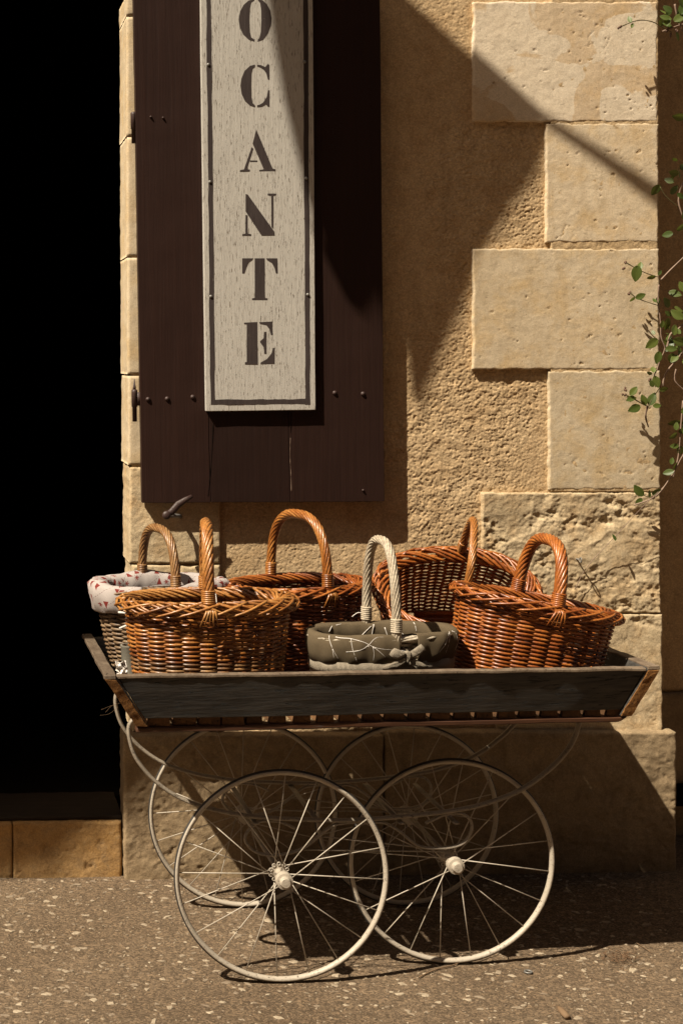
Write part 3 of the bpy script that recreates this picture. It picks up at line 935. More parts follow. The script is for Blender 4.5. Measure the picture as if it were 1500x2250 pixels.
for x, y in ((457.5, 141), (461, 399), (463, 651), (669, 135), (672.5, 391), (676, 647)):
    b = MB(); p = W(x, y, YB - .0006)
    b.lathe([(.0048, 0), (.0044, .0015), (.003, .0028), (.0004, .0034)], tuple(p), 'y', 12)
    b.build('screw', M['steel'], sign)

# ---------------------------------------------------------------- eye bolt in the wall
eb = empty('eye_bolt', tuple(W(1274, 1230, YQ)))
tag(eb, 'small zinc screw eye in the rough stone right of the baskets', 'screw eye')
b = MB(); p = W(1273, 1230, YQ - .030)
b.tube([(p.x, p.y + .05, p.z), (p.x, p.y, p.z)], .002, 8); b.build('shank', M['steel'], eb)
b = MB()
b.tube([(p.x, p.y - .007 + .007 * math.cos(a), p.z + .007 * math.sin(a)) for a in np.linspace(0, 2 * PI, 20)[:-1]], .0017, 6, closed=True, up=(1, 0, 0)); b.build('eye', M['steel'], eb)

# ---------------------------------------------------------------- shade cast from above: sail on its pole and an added unseen blocker, above the frame
def lift(px, py, Yp, Yo):
    p = W(px, py, Yp); return p - SUN * ((Yp - Yo) / SUN.y)
def sail(name, pts, Yo, label, cat):
    o3 = [lift(x, y, yp, Yo) for x, y, yp in pts]
    k = len(o3)
    V = [tuple(p) for p in o3] + [(p.x, p.y + .004, p.z) for p in o3]
    Fc = [list(range(k)), [k + i for i in range(k)][::-1]] + [[i, k + i, k + (i + 1) % k, (i + 1) % k] for i in range(k)]
    o = mesh_obj(name, V, Fc, M['canvas'], smooth=False)
    import bmesh
    bm = bmesh.new(); bm.from_mesh(o.data)
    bmesh.ops.triangulate(bm, faces=[f for f in bm.faces if len(f.verts) > 4], ngon_method='EAR_CLIP')
    bm.to_mesh(o.data); bm.free()
    return tag(o, label, cat)
YO = 3.62
sail('shade_sail', [(520, -420, YB), (548, -260, YB), (572, -120, YB), (592, 10, YB), (606, 110, YB), (625, 215, YB), (650, 320, YB), (676, 430, YB), (692, 485, YB),
                    (706, 545, YS), (735, 605, YS), (768, 670, YS), (800, 697, YS), (818, 680, YS), (831, 658, YS), (842, 626, YS), (894, 752, YW), (900, 815, YW), (908, 862, YW), (921, 906, YW), (945, 855, YW), (985, 755, YW), (1020, 685, YW), (1042, 630, YW), (1075, 550, YW),
                    (1120, 470, YW), (1165, 415, YW), (1192, 370, YW), (1207, 325, YW), (1218, 288, YW), (1130, 215, YW), (1030, 122, YW), (880, -18, YW), (700, -200, YW)], YO,
     'pale triangular shade sail stretched above the shutter', 'shade sail')
b = MB()
pp = [lift(x, y, YW, YO) for x, y in ((600, -290), (880, -8), (1215, 296), (1330, 372), (1470, 470), (1700, 640))]
b.tube(pp, [.010, .010, .011, .013, .019, .020], 10)
tag(b.build('sail_pole', M['pole']), 'thin wooden pole along the upper edge of the shade sail', 'pole')
Y2 = 2.75  # added unseen sheet, outlined so its shadow covers doorway, step and plinth
sail('sun_blocker', [(130, 1912, 4.45), (200, 1842, 4.45), (262, 1796, 4.45), (270, 1792, 4.425), (330, 1742, 4.425), (390, 1716, 4.425), (470, 1704, 4.425), (480, 1590, 4.425), (300, 1490, 4.425), (150, 1390, 4.45), (-60, 1230, 4.45), (-150, 1100, 4.45), (-160, -300, 4.45), (-900, -300, 4.45), (-900, 1960, 4.45), (0, 1945, 4.45)], Y2,
     'unseen canvas sheet added to shade the doorway and step', 'sun_blocker')

# ---------------------------------------------------------------- vine
vine = empty('climbing_vine', tuple(W(1500, 1600, 4.70)))
tag(vine, 'thin climbing vine with small green leaves over the right wall corner', 'vine')
def stem(pts, r, m='stem', name='stem'):
    P = [W(x, y, Y) for x, y, Y in pts]
    # smooth the path
    Q_ = []
    n = len(P)
    for i in range(n - 1):
        p0, p1, p2, p3 = P[max(i - 1, 0)], P[i], P[i + 1], P[min(i + 2, n - 1)]
        for k in range(5):
            t = k / 5
            Q_.append(0.5 * ((2 * p1) + (p2 - p0) * t + (2 * p0 - 5 * p1 + 4 * p2 - p3) * t * t + (3 * p1 - p0 - 3 * p2 + p3) * t ** 3))
    Q_.append(P[-1])
    b = MB(); rr = np.linspace(r, r * .7, len(Q_)) * (1 + .15 * np.sin(np.arange(len(Q_)) * 1.3))
    b.tube(Q_, rr, 6)
    return b.build(name, M[m], vine)
D = 4.41
stem([(1392, 1110, D + .02), (1440, 1090, D), (1475, 1045, D), (1500, 1000, D), (1530, 960, D)], .0022)
stem([(1262, 1296, 4.452), (1290, 1245, 4.445), (1350, 1180, 4.43), (1410, 1115, D), (1462, 1065, D)], .0010)
stem([(1455, 850, D), (1462, 820, D), (1490, 785, D), (1530, 735, D)], .0026)
stem([(1452, 614, D), (1468, 597, D), (1500, 566, D), (1530, 540, D)], .0024)
stem([(1447, 625, D), (1445, 660, D), (1450, 700, D), (1452, 740, D), (1460, 765, D), (1450, 790, D), (1442, 815, D)], .0020)
stem([(1465, 765, D), (1472, 735, D), (1490, 722, D), (1520, 690, D)], .0028)
stem([(1485, 810, D), (1482, 835, D), (1500, 855, D), (1530, 880, D)], .0020)
stem([(1500, 880, D), (1495, 940, D), (1490, 1000, D), (1478, 1050, D)], .0022)
stem([(1500, 400, D), (1490, 440, D), (1505, 500, D), (1512, 600, D)], .0024)
stem([(1482, 8, D), (1488, 40, D), (1500, 70, D)], .0026)
stem([(1455, 68, D), (1490, 55, D), (1530, 45, D)], .0022)
stem([(1362, 58, 4.40), (1400, 44, 4.40), (1430, 46, 4.40), (1450, 56, 4.41), (1475, 70, 4.42)], .0016, 'stem_green')
stem([(1376, 577, 4.405), (1395, 588, 4.405), (1420, 600, 4.405), (1445, 608, 4.41)], .0016, 'stem_green')
stem([(1384, 643, 4.425), (1400, 655, 4.42), (1430, 666, 4.41), (1450, 672, 4.41)], .0016, 'stem_green')
stem([(1376, 868, 4.42), (1395, 878, 4.42), (1422, 892, 4.42), (1430, 880, 4.42), (1442, 862, 4.42), (1450, 850, D)], .0018, 'stem_green')
stem([(1422, 893, 4.43), (1418, 915, 4.44), (1424, 938, 4.45)], .0030)
stem([(1442, 812, D), (1436, 830, D), (1440, 850, D)], .0018, 'stem_green')
stem([(1450, 410, D), (1462, 430, D), (1490, 455, D)], .0016, 'stem_green')
stem([(1400, 1080, 4.43), (1418, 1090, 4.42), (1432, 1092, 4.41)], .0012, 'stem_green')

def leaf_mesh():
    # pointed oval with a folded midrib
    n = 7; V = []; Fc = []
    for i in range(n + 1):
        s = i / n
        wd = 0.36 * math.sin(PI * min(1, s * .93 + .05)) ** 0.75 * (1 - .28 * s)
        z = -.12 * s * s
        V += [(-wd, s, z + .10 * wd), (-wd * .5, s, z + .02), (0, s, z - .03), (wd * .5, s, z + .02), (wd, s, z + .10 * wd)]
    for i in range(n):
        for k in range(4):
            a_ = i * 5 + k
            Fc.append([a_, a_ + 1, a_ + 6, a_ + 5])
    me = bpy.data.meshes.new('leaf')
    me.from_pydata(V, [], Fc); me.update()
    me.polygons.foreach_set('use_smooth', [True] * len(me.polygons))
    me.materials.append(M['leaf'])
    return me
LM = leaf_mesh()
def leaf(px, py, Y, L, ang, tiltx=0.0, rolly=0.0):
    """base at pixel, length in px, ang = direction in the picture (0 up, clockwise), tilt toward the viewer"""
    o = bpy.data.objects.new('leaf', LM)
    link(o, vine)
    m = Matrix.Translation(W(px, py, Y)) @ Matrix.Rotation(R(ang), 4, 'Y') @ Matrix.Rotation(R(90 + tiltx), 4, 'X') @ Matrix.Rotation(R(rolly), 4, 'Y') @ Matrix.Scale(L / 775, 4)
    o.matrix_parent_inverse = world_of(vine).inverted()
    o.matrix_basis = m
rl = random.Random(4)
LV = [(1386, 48, 4.40, 22, -15), (1390, 50, 4.40, 14, 200), (1463, 56, D, 30, 20), (1475, 60, D, 32, -40), (1480, 45, D, 30, 60), (1490, 50, D, 34, 5), (1470, 40, D, 28, -70), (1485, 70, D, 26, 150), (1495, 30, D, 34, 30), (1500, 15, D, 30, -20), (1475, 25, D, 26, -50),
      (1505, 258, D, 36, -85), (1448, 405, D, 30, 205), (1490, 382, D, 30, -80), (1487, 425, D, 26, 120), (1480, 400, D, 22, -60), (1500, 440, D, 30, 100), (1495, 372, D, 26, 50), (1478, 512, D, 28, -100), (1486, 505, D, 22, 60), (1500, 480, D, 20, 0),
      (1400, 583, 4.405, 34, 185), (1404, 592, 4.405, 26, 20), (1440, 606, D, 18, -110), (1446, 604, D, 16, 30), (1396, 655, 4.42, 30, 65), (1393, 652, 4.42, 22, 200), (1440, 664, D, 18, -5), (1442, 664, D, 20, 50),
      (1452, 720, D, 20, 10), (1466, 718, D, 22, 100), (1444, 745, D, 32, 235), (1438, 735, D, 16, -20), (1462, 768, D, 20, 80), (1462, 765, D, 26, 95), (1480, 745, D, 36, 110), (1490, 760, D, 34, 60), (1478, 735, D, 28, 30), (1448, 772, D, 30, 195), (1478, 776, D, 26, 185), (1488, 780, D, 32, 230),
      (1432, 822, D, 18, -70), (1436, 818, D, 20, 10), (1438, 826, D, 30, 165), (1434, 850, D, 24, -25), (1448, 856, D, 26, 85), (1384, 868, 4.42, 26, 35), (1394, 872, 4.42, 26, 250), (1396, 872, 4.42, 22, 205), (1406, 892, 4.42, 34, 250), (1418, 890, 4.42, 30, -20), (1426, 890, 4.42, 30, 20), (1434, 892, 4.42, 22, 85),
      (1487, 952, D, 26, 240), (1490, 948, D, 22, 80), (1485, 945, D, 18, 0), (1480, 1035, D, 30, -105), (1478, 1028, D, 28, 70), (1474, 1020, D, 22, 20),
      (1412, 1090, 4.43, 30, -40), (1410, 1095, 4.43, 22, 220), (1425, 1092, 4.42, 26, 30), (1432, 1086, 4.42, 22, 60), (1352, 1188, 4.43, 18, -10), (1495, 905, D, 30, 60), (1500, 700, D, 34, -50), (1505, 640, D, 30, -30)]
for x, y, Y, L, an in LV:
    leaf(x, y, Y - rl.uniform(0, .02), L * rl.uniform(.7, 1.05), an, rl.uniform(-45, 20), rl.uniform(-35, 35))
for i in range(34):
    cx_, cy_, sx_, sy_ = rl.choice([(1480, 55, 16, 28), (1486, 770, 12, 32), (1488, 420, 10, 40), (1475, 700, 8, 40), (1490, 945, 8, 30)])
    leaf(rl.gauss(cx_, sx_), rl.gauss(cy_, sy_), 4.41 + rl.uniform(-.02, .06), rl.uniform(12, 30), rl.uniform(0, 360), rl.uniform(-60, 40), rl.uniform(-50, 50))
for x, y, Y in ((1360, 59, 4.40), (1375, 577, 4.405), (1372, 588, 4.405), (1383, 643, 4.425), (1374, 855, 4.42), (1371, 866, 4.42), (1428, 834, D), (1465, 64, D), (1472, 76, D), (1484, 66, D)):
    b = MB(); p = W(x, y, Y)
    for k in range(3):
        q = p + Vector((rl.uniform(-.004, .004), rl.uniform(-.003, .003), rl.uniform(-.004, .004)))
        b.lathe([(.0008, -.004), (.003, -.001), (.0032, .001), (.001, .004)], tuple(q), 'z', 7)
    b.build('bud', M['bud'], vine)

# ---------------------------------------------------------------- the handcart
cart = empty('handcart', (1.0, 3.94, 0))
tag(cart, 'old wooden tray cart on four cream painted spoked pram wheels', 'cart')

def wheel(cx, cy, rad, out, ph, seed):
    """out = -1 when its cap faces the viewer"""
    rg = random.Random(seed)
    b = MB(); n = 96
    rr = rad - .012
    # rim: a rounded channel
    prof = [(-.0080, .0045), (-.0084, .0076), (-.006, .0098), (.006, .0098), (.0084, .0076), (.0080, .0045), (.006, .0015), (.003, -.0005), (-.003, -.0005), (-.006, .0015)]
    V = []; Fc = []
    for i in range(n):
        a = i / n * 2 * PI
        for yy, dr in prof:
            q = rr + dr - 0.002
            V.append((cx + q * math.sin(a), cy + yy, rad + q * math.cos(a)))
    k_ = len(prof)
    for i in range(n):
        j = (i + 1) % n
        for k in range(k_):
            l = (k + 1) % k_
            Fc.append([i * k_ + k, i * k_ + l, j * k_ + l, j * k_ + k])
    b.add(V, Fc, rg.random())
    root = b.build('wheel', M['cream'], cart)
    b = MB()
    b.tube([(cx + (rad - .0065) * math.sin(a), cy, rad + (rad - .0055) * math.cos(a)) for a in np.linspace(0, 2 * PI, n + 1)[:-1]], .0055, 8, closed=True, up=(0, 1, 0), flat=1.0)
    b.build('tyre', M['tyre'], root)
    # hub
    b = MB()
    b.lathe([(.010, -.034), (.019, -.033), (.019, -.029), (.0095, -.027), (.0095, .014), (.019, .016), (.019, .020), (.010, .022), (.010, .026), (.0205, .027), (.0205, .033), (.0195, .042), (.0135, .0435), (.0125, .052), (.0105, .055), (.004, .0555)],
            (cx, cy, rad), 'y', 24) if out < 0 else b.lathe([(.010, -.022), (.019, -.020), (.019, -.016), (.0095, -.014), (.0095, .027), (.019, .029), (.019, .033), (.010, .034)], (cx, cy, rad), 'y', 20)
    sharp(b.build('hub', M['cream'], root), 40)
    for k in range(20):
        a = (k + .5 * ph) / 20 * 2 * PI
        front = k % 2
        fy = cy + (-.018 if front else .031) * (1 if out < 0 else -1)
        off = R(26 if (k // 2) % 2 else -26)
        h0 = (cx + .0165 * math.sin(a + off * 1.6), fy, rad + .0165 * math.cos(a + off * 1.6))
        h1 = (cx + (rad - .012) * math.sin(a), cy, rad + (rad - .012) * math.cos(a))
        b = MB(); b.tube([h0, h1], .0014, 6)
        b.build('spoke', M['cream'], root)
    # eyelets round the inner flange
    b = MB()
    for k in range(10):
        a = k / 10 * 2 * PI
        c_ = (cx + .0205 * math.sin(a), cy + (.027 if out < 0 else -.02), rad + .0205 * math.cos(a))
        b.tube([(c_[0] + .004 * math.cos(q), c_[1], c_[2] + .004 * math.sin(q)) for q in np.linspace(0, 2 * PI, 9)[:-1]], .0014, 5, closed=True, up=(0, 1, 0))
    b.build('hub_flange', M['cream'], root)
    return root
Y_FL, Y_FR, Y_BL, Y_BR = 3.67, 3.77, 4.177, 4.165
Y_FL, Y_FR, Y_BL, Y_BR = G(618, 2160).y, G(991, 2119).y, G(534, 1995).y, G(893, 1991).y
RL = W(618, 1925.5, Y_FL).z; RR_ = W(991, 1893, Y_FR).z; RBL = W(534, 1788, Y_BL).z; RBR = W(893, 1790, Y_BR).z
xFL = W(618, 1925, Y_FL).x; xFR = W(991, 1893, Y_FR).x; xBL = W(534, 1788, Y_BL).x; xBR = W(893, 1790, Y_BR).x
wheel(xFL, Y_FL, RL, -1, 0.3, 1)
wheel(xFR, Y_FR, RR_, -1, 0.75, 2)
wheel(xBL, Y_BL, RBL, 1, 0.1, 3)
wheel(xBR, Y_BR, RBR, 1, 0.6, 4)
for xa, ya, xb, yb, rz in ((xFL, Y_FL, xBL, Y_BL, RL), (xFR, Y_FR, xBR, Y_BR, RR_)):
    b = MB(); b.tube([(xa, ya + .02, rz), (xb, yb - .02, rz)], .0062, 10); b.build('axle', M['frame_shade_paint'], cart)

# spring frame: profile traced in one plane, used twice
YN, YF = 3.755, 4.085
near = [(648, 1821), (620, 1808), (596, 1804), (570, 1806), (550, 1820), (538, 1840), (543, 1856), (560, 1872), (580, 1878), (604, 1880), (632, 1876), (660, 1867), (680, 1854), (700, 1838), (730, 1815), (756, 1809), (790, 1806), (825, 1807),
        (848, 1810), (877, 1827), (898, 1845), (920, 1860), (943, 1864), (984, 1863), (1011, 1856), (1027, 1843), (1036, 1820), (1032, 1802), (1018, 1790), (998, 1787), (973, 1791), (955, 1800), (934, 1809)]
longr = [(296, 1578), (284, 1592), (284, 1622), (300, 1668), (340, 1716), (400, 1756), (480, 1782), (570, 1796), (660, 1801), (760, 1803), (860, 1797), (980, 1784), (1060, 1768), (1140, 1738), (1200, 1696), (1240, 1656), (1262, 1620), (1272, 1585)]
for tr_px, nm, r_, fl in ((near, 'scroll_spring', .0036, 1.9), (longr, 'spring_bar', .0050, 2.0)):
    P = [W(x, y, YN) for x, y in tr_px]
    for dy, dx in ((0, 0), (YF - YN, .0)):
        pts = cat_path([Vector((p.x + dx, p.y + dy, p.z)) for p in P], 5)
        b = MB(); b.tube(pts, r_, 8, up=(0, 1, 0), flat=1.0)
        # widen along Y to make a flat bar
        vv = b.v[0]; yc = YN + dy; vv[:, 1] = yc + (vv[:, 1] - yc) * fl
        b.build(nm, M['frame_shade_paint'], cart)
for (xa, za, xb, zb) in ((700, 1838, 955, 1866), (650, 1868, 985, 1872)):
    for dy in (0, YF - YN):
        p, q = W(xa, za, YN), W(xb, zb, YN)
        b = MB(); b.tube([(p.x, p.y + dy, p.z), (q.x, q.y + dy, q.z)], .0018, 6); b.build('tie_rod', M['frame_shade_paint'], cart)
for x in (560, 700, 880, 1000):
    p = W(x, 1808, YN)
    b = MB(); b.box((p.x, (YN + YF) / 2, p.z), (.012, YF - YN + .02, .004)); b.build('cross_bar', M['frame_shade_paint'], cart)

# tray
ZF, ZB = None, None
tfl = W(257, 1487, 3.54); tfr = W(1419, 1469, 3.63)
bfl = W(318, 1580, 3.57); bfr = W(1365, 1560, 3.66)
def P4(a, b, c, d): return a, b, c, d
th = .022
dIn = Vector((0, th, 0))
hexa('front_board', [[[bfl, tfl], [bfl + dIn, tfl + dIn]], [[bfr, tfr], [bfr + dIn, tfr + dIn]]], M['cart_wood'], cart, (90, 2, 12), 0.0010, 500, 14, .002)
# worn lighter capping edge on the front board
zt1 = tfl.z; zt2 = tfr.z
c8 = [[[tfl + Vector((0, -.0006, -.006)), tfl + Vector((0, -.0006, .0012))], [tfl + Vector((0, th + .0006, -.006)), tfl + Vector((0, th + .0006, .0012))]],
      [[tfr + Vector((0, -.0006, -.006)), tfr + Vector((0, -.0006, .0012))], [tfr + Vector((0, th + .0006, -.006)), tfr + Vector((0, th + .0006, .0012))]]]
hexa('worn_edge', c8, M['cart_edge'], cart, (90, 1, 1), 0.0022, 500, 14, .0015)
YBK = 4.335
tbl = W(206, 1402, YBK); tbr = Vector((tfr.x + .045, YBK + .02, tbl.z + .002))
bbl = Vector((bfl.x - .0, YBK - .045, bfl.z - .03)); bbr = Vector((bfr.x + .04, YBK - .03, bfr.z - .02))
hexa('back_board', [[[bbl, tbl], [bbl + dIn, tbl + dIn]], [[bbr, tbr], [bbr + dIn, tbr + dIn]]], M['cart_wood'], cart, (60, 2, 8), 0.002, 510, 14, .003)
# end boards, sloping outward
def end_board(tf, tb, bf, bb, sgn, ahead):
    o = Vector((sgn * .026, 0, 0)); ah = Vector((0, -ahead, 0)); bk = Vector((0, .012, 0))
    i0, i1 = (tf + ah, tb + bk + Vector((0, th, 0)))
    j0, j1 = (bf + ah + Vector((-sgn * .008, 0, -.015)), bb + bk + Vector((-sgn * .008, th, -.015)))
    up = Vector((0, 0, .004))
    c8 = [[[j0, i0 + up], [j0 + o, i0 + o + up]], [[j1, i1 + up], [j1 + o, i1 + o + up]]]
    e = hexa('end_board', c8, M['cart_wood'], cart, (40, 2, 10), 0.002, 520, 16, .003)
    # weathered top edge and sawn front end
    c8 = [[[i0 + Vector((-sgn * .0008, -.001, -.004)) , i0 + Vector((-sgn * .0008, -.001, .0058))], [i0 + o + Vector((sgn * .0008, -.001, -.004)), i0 + o + Vector((sgn * .0008, -.001, .0058))]],
          [[i1 + Vector((-sgn * .0008, .001, -.004)), i1 + Vector((-sgn * .0008, .001, .0058))], [i1 + o + Vector((sgn * .0008, .001, -.004)), i1 + o + Vector((sgn * .0008, .001, .0058))]]]
    hexa('worn_edge', c8, M['cart_edge'], cart, (40, 2, 1), 0.002, 520, 16, .0015)
    c8 = [[[j0 + Vector((0, -.003, .001)), i0 + Vector((0, -.003, -.004))], [j0 + o + Vector((0, -.003, .001)), i0 + o + Vector((0, -.003, -.004))]],
          [[j0 + Vector((0, .001, .001)), i0 + Vector((0, .001, -.004))], [j0 + o + Vector((0, .001, .001)), i0 + o + Vector((0, .001, -.004))]]]
    hexa('sawn_end', c8, M['end_grain'], cart, (1, 6, 30), 0.002, 523, 60, .001)
e_l = Vector((-.003, 0, 0)); e_r = Vector((.003, 0, 0))
end_board(tfl + e_l, tbl + e_l, bfl + e_l, bbl + e_l, -1, .012)
end_board(tfr + e_r, tbr + e_r, bfr + e_r, bbr + e_r, 1, .004)
# floor slats with their ends showing, on two rails
sl = [(324, 374), (380, 432), (436, 484), (487, 537), (540, 577), (591, 629), (645, 683), (696, 734), (745, 787), (795, 836), (843, 889), (896, 937), (946, 990), (996, 1035), (1045, 1083), (1094, 1132), (1139, 1178), (1187, 1226), (1234, 1276), (1284, 1320), (1332, 1366)]
rs = random.Random(9)
for i, (xa, xb) in enumerate(sl):
    s = (xa + xb) / 2
    yt = 1580 - (s - 324) * (19.0 / 1040); yb = yt + 17 + rs.uniform(-1, 1)
    Y0 = 3.590 + .082 * (s - 324) / 1040 + rs.uniform(-.003, .003)
    a0, a1 = W(xa, yb, Y0), W(xb, yb, Y0); a2, a3 = W(xa + 3, yt - 9, Y0), W(xb - 2, yt - 9, Y0)
    L = Vector((.045 * (s - 324) / 1040, .68, -.028))
    hexa('slat', [[[a0, a2], [a0 + L, a2 + L]], [[a1, a3], [a1 + L, a3 + L]]], M['slat'], cart, (1, 8, 1), 0.0010, 600 + i, 40, .0010)
for dy, dz in ((0, 0), (.56, -.025)):
    a0, a1 = W(299, 1611, 3.580), W(1362, 1587, 3.665)
    a2, a3 = W(301, 1598.5, 3.580), W(1381, 1575, 3.665)
    off = Vector((0, dy, dz)); L = Vector((0, .035, 0))
    hexa('rail', [[[a0 + off, a2 + off], [a0 + off + L, a2 + off + L]], [[a1 + off, a3 + off], [a1 + off + L, a3 + off + L]]], M['rail'], cart, (60, 1, 1), 0.0016, 700, 18, .003)
# a few straw fibres hanging off the left end
b = MB()
for i in range(3):
    p = W(262 + rs.uniform(-4, 4), 1545 + i * 4, 3.66)
    q = W(228 + rs.uniform(-8, 12), 1560 + i * 6, 3.63)
    mid = (p + q) / 2 + Vector((0, 0, rs.uniform(-.008, .008)))
    b.tube(cat_path([p, mid, q], 4), .00025, 4)
tag(b.build('straw_fibres', M['twig'], cart), kind='stuff')

# ---------------------------------------------------------------- baskets
def basket(name, label, mw, cx, cy, zr, a1, b1, a0, b0, h, rows, ns, rotz=0, tiltx=0, tilty=0, hh=.2, hr=.0125, mh=None, mrim=None, seed=0, rs_=.0036, bodyband=None, rimr=.017, bind_m=None, handle_off=0.0, mtop=None, hwid=1.0, fan=True, hrot=0.0):
    """origin on the rim plane; local x = long axis, y = short axis, z up"""
    rg = random.Random(seed)
    zr += .024; hr *= .9
    root = empty(name, (cx, cy, zr))
    tag(root, label, 'basket', 'wicker baskets in the handcart')
    Mx = Matrix.Translation((cx, cy, zr)) @ Matrix.Rotation(R(rotz), 4, 'Z') @ Matrix.Rotation(R(tilty), 4, 'Y') @ Matrix.Rotation(R(tiltx), 4, 'X')
    root.matrix_basis = Mx
    # everything is modelled in local coordinates and parented without inverse
    def put(b, nm, m, par=root, smooth=True):
        V = np.concatenate(b.v)
        o = mesh_obj(nm, V, b.f, m, par, tint=np.concatenate(b.t), smooth=smooth, inv=False)
        return o
    ex = 2.35
    def oval(th, a, bb, off=0.0):
        c, s = np.cos(th), np.sin(th)
        x = np.sign(c) * np.abs(c) ** (2 / ex) * (a + off); y = np.sign(s) * np.abs(s) ** (2 / ex) * (bb + off)
        return x, y
    # equal-arc parameter
    tt = np.linspace(0, 2 * PI, 721); ox, oy = oval(tt, a1, b1)
    L = np.concatenate([[0], np.cumsum(np.hypot(np.diff(ox), np.diff(oy)))]); per = L[-1]
    def TH(u): return np.interp((np.asarray(u) % 1.0) * per, L, tt)
    def ab(t):                      # t 0 at bottom .. 1 at top
        e = t ** 0.75
        return a0 + (a1 - a0) * e, b0 + (b1 - b0) * e
    # stakes
    for j in range(ns):
        u = (j + .5) / ns
        th = TH(u); P = []
        for t in np.linspace(0, 1.0, 8):
            a_, b_ = ab(t); x, y = oval(th, a_, b_); P.append((float(x), float(y), -h + h * t))
        b = MB(); b.tube(P, .0030, 5, t=rg.random()); put(b, 'stake', mw)
    # weavers
    n = ns * 5
    u = np.arange(n) / n; th = TH(u)
    for k in range(rows):
        t = (k + .5) / rows
        a_, b_ = ab(t)
        band = bodyband and any(lo <= t <= hi for lo, hi in bodyband)
        ph = (k % 2) * PI
        wv = np.cos((u * ns - .5) * PI + ph)
        amp = .0046
        x, y = oval(th, a_, b_)
        nx = x / (a_ ** 2); ny = y / (b_ ** 2); nl = np.hypot(nx, ny); nx, ny = nx / nl, ny / nl
        jz = (fbm(u * 17, u * 0 + k * 3.1, 2, seed + k) - .5) * .0030 + (fbm(u * 5, u * 0 + k * .15, 2, seed + 300) - .5) * .006
        z = -h + h * t + jz
        rad = rs_ * (.92 + .24 * wv) * (1 + .12 * (fbm(u * 9, u * 0 + k, 2, seed + 90 + k) - .5))
        wo_ = amp * (wv + .22)
        P = np.stack([x + nx * wo_, y + ny * wo_, z], -1)
        b = MB(); b.tube(P, rad, 6, t=rg.random(), closed=True)
        # tint varies round the row, rod by rod
        seg = np.floor(u * (ns / 5) + rg.random()).astype(int)
        tv = np.array([_hash(np.array(s_), np.array(k), seed) for s_ in seg]).astype(float)
        b.t = [np.repeat(tv, 6)]
        put(b, 'weaver', mtop if (band and mtop) else mw)
    # base
    b = MB()
    for k in range(9):
        yy = -b0 + (k + .5) * 2 * b0 / 9
        xx = a0 * math.sqrt(max(0, 1 - (yy / b0) ** 2)) * .97
        b.tube([(-xx, yy, -h + .003), (0, yy, -h + .005), (xx, yy, -h + .003)], b0 / 9 * .9, 5, t=rg.random(), flat=1.0)
    put(b, 'base', mw)
    # plaited border
    b = MB(); mrim = mrim or mw
    nr = int(ns * 1.7)
    def rimpt(u_, phi, rr):
        th_ = TH(u_); x, y = oval(th_, a1, b1, .002)
        nx = x / (a1 ** 2); ny = y / (b1 ** 2); nl = np.hypot(nx, ny); nx, ny = nx / nl, ny / nl
        return np.stack([x + nx * rr * 1.15 * np.cos(phi), y + ny * rr * 1.15 * np.cos(phi), rr * .80 * np.sin(phi) + .002 + 0 * x], -1)
    for k in range(nr):                 # rods lying over the border, inside to outside
        s_ = np.linspace(0, 1, 9); span = rg.uniform(.15, .19) / per
        u_ = k / nr + s_ * span
        phi = R(205) - s_ * R(255) + rg.uniform(-.1, .1)
        rr = rimr * (1.0 + .10 * np.sin(s_ * PI) + rg.uniform(-.06, .06))
        b.tube(rimpt(u_, phi, rr), rs_ * 1.25 * (1 - .35 * s_), 6, t=rg.random())
    for k in range(nr // 2):            # counter rods on the outside
        s_ = np.linspace(0, 1, 7); span = rg.uniform(.10, .13) / per
        u_ = (k * 2 + .7) / nr - s_ * span
        phi = R(75) - s_ * R(130)
        b.tube(rimpt(u_, phi, rimr * 1.12 + .001 * np.sin(s_ * PI)), rs_ * 1.15 * (1 - .3 * s_), 6, t=rg.random())
    for k in range(3):                  # core rods
        u_ = np.arange(80) / 80
        b.tube(rimpt(u_, R(40 + 110 * k), rimr * .5), rs_ * 1.5, 6, t=rg.random(), closed=True)
    put(b, 'rim', mrim)
    # handle: twisted rods over a core, spanning the short axis
    mh = mh or mw
    by = (b1 + .004) * hwid
    ths = np.linspace(0, 1, 90)
    def arch(s):
        ang = PI * s
        leg = .30
        y = -by * np.sign(np.cos(ang)) * np.abs(np.cos(ang)) ** .72
        z = (np.sin(ang) ** .72) * hh
        return np.stack([handle_off - y * math.sin(R(hrot)), y * math.cos(R(hrot)), z - .012], -1)
    P = arch(ths); seglen = np.concatenate([[0], np.cumsum(np.linalg.norm(np.diff(P, axis=0), axis=1))])
    # even spacing
    sv = np.interp(np.linspace(0, seglen[-1], 110), seglen, ths); P = arch(sv); Lh = seglen[-1]
    T = np.gradient(P, axis=0); T /= np.linalg.norm(T, axis=1)[:, None]
    Xv = np.tile([1.0, 0, 0], (len(P), 1)); Nv = np.cross(T, Xv)
    b = MB(); b.tube(P, hr * .72, 8, t=.2, up=(1, 0, 0))
    nst = 9
    for k in range(nst):
        a_ = 2 * PI * k / nst + np.linspace(0, Lh, 110) / .115 * 2 * PI * .62
        ro = hr * (.74 + .04 * rg.random())
        b.tube(P + ro * (np.cos(a_)[:, None] * Xv + np.sin(a_)[:, None] * Nv), hr * .34, 6, t=.25 + .7 * rg.random(), up=Xv)
    hd = put(b, 'handle', mh)
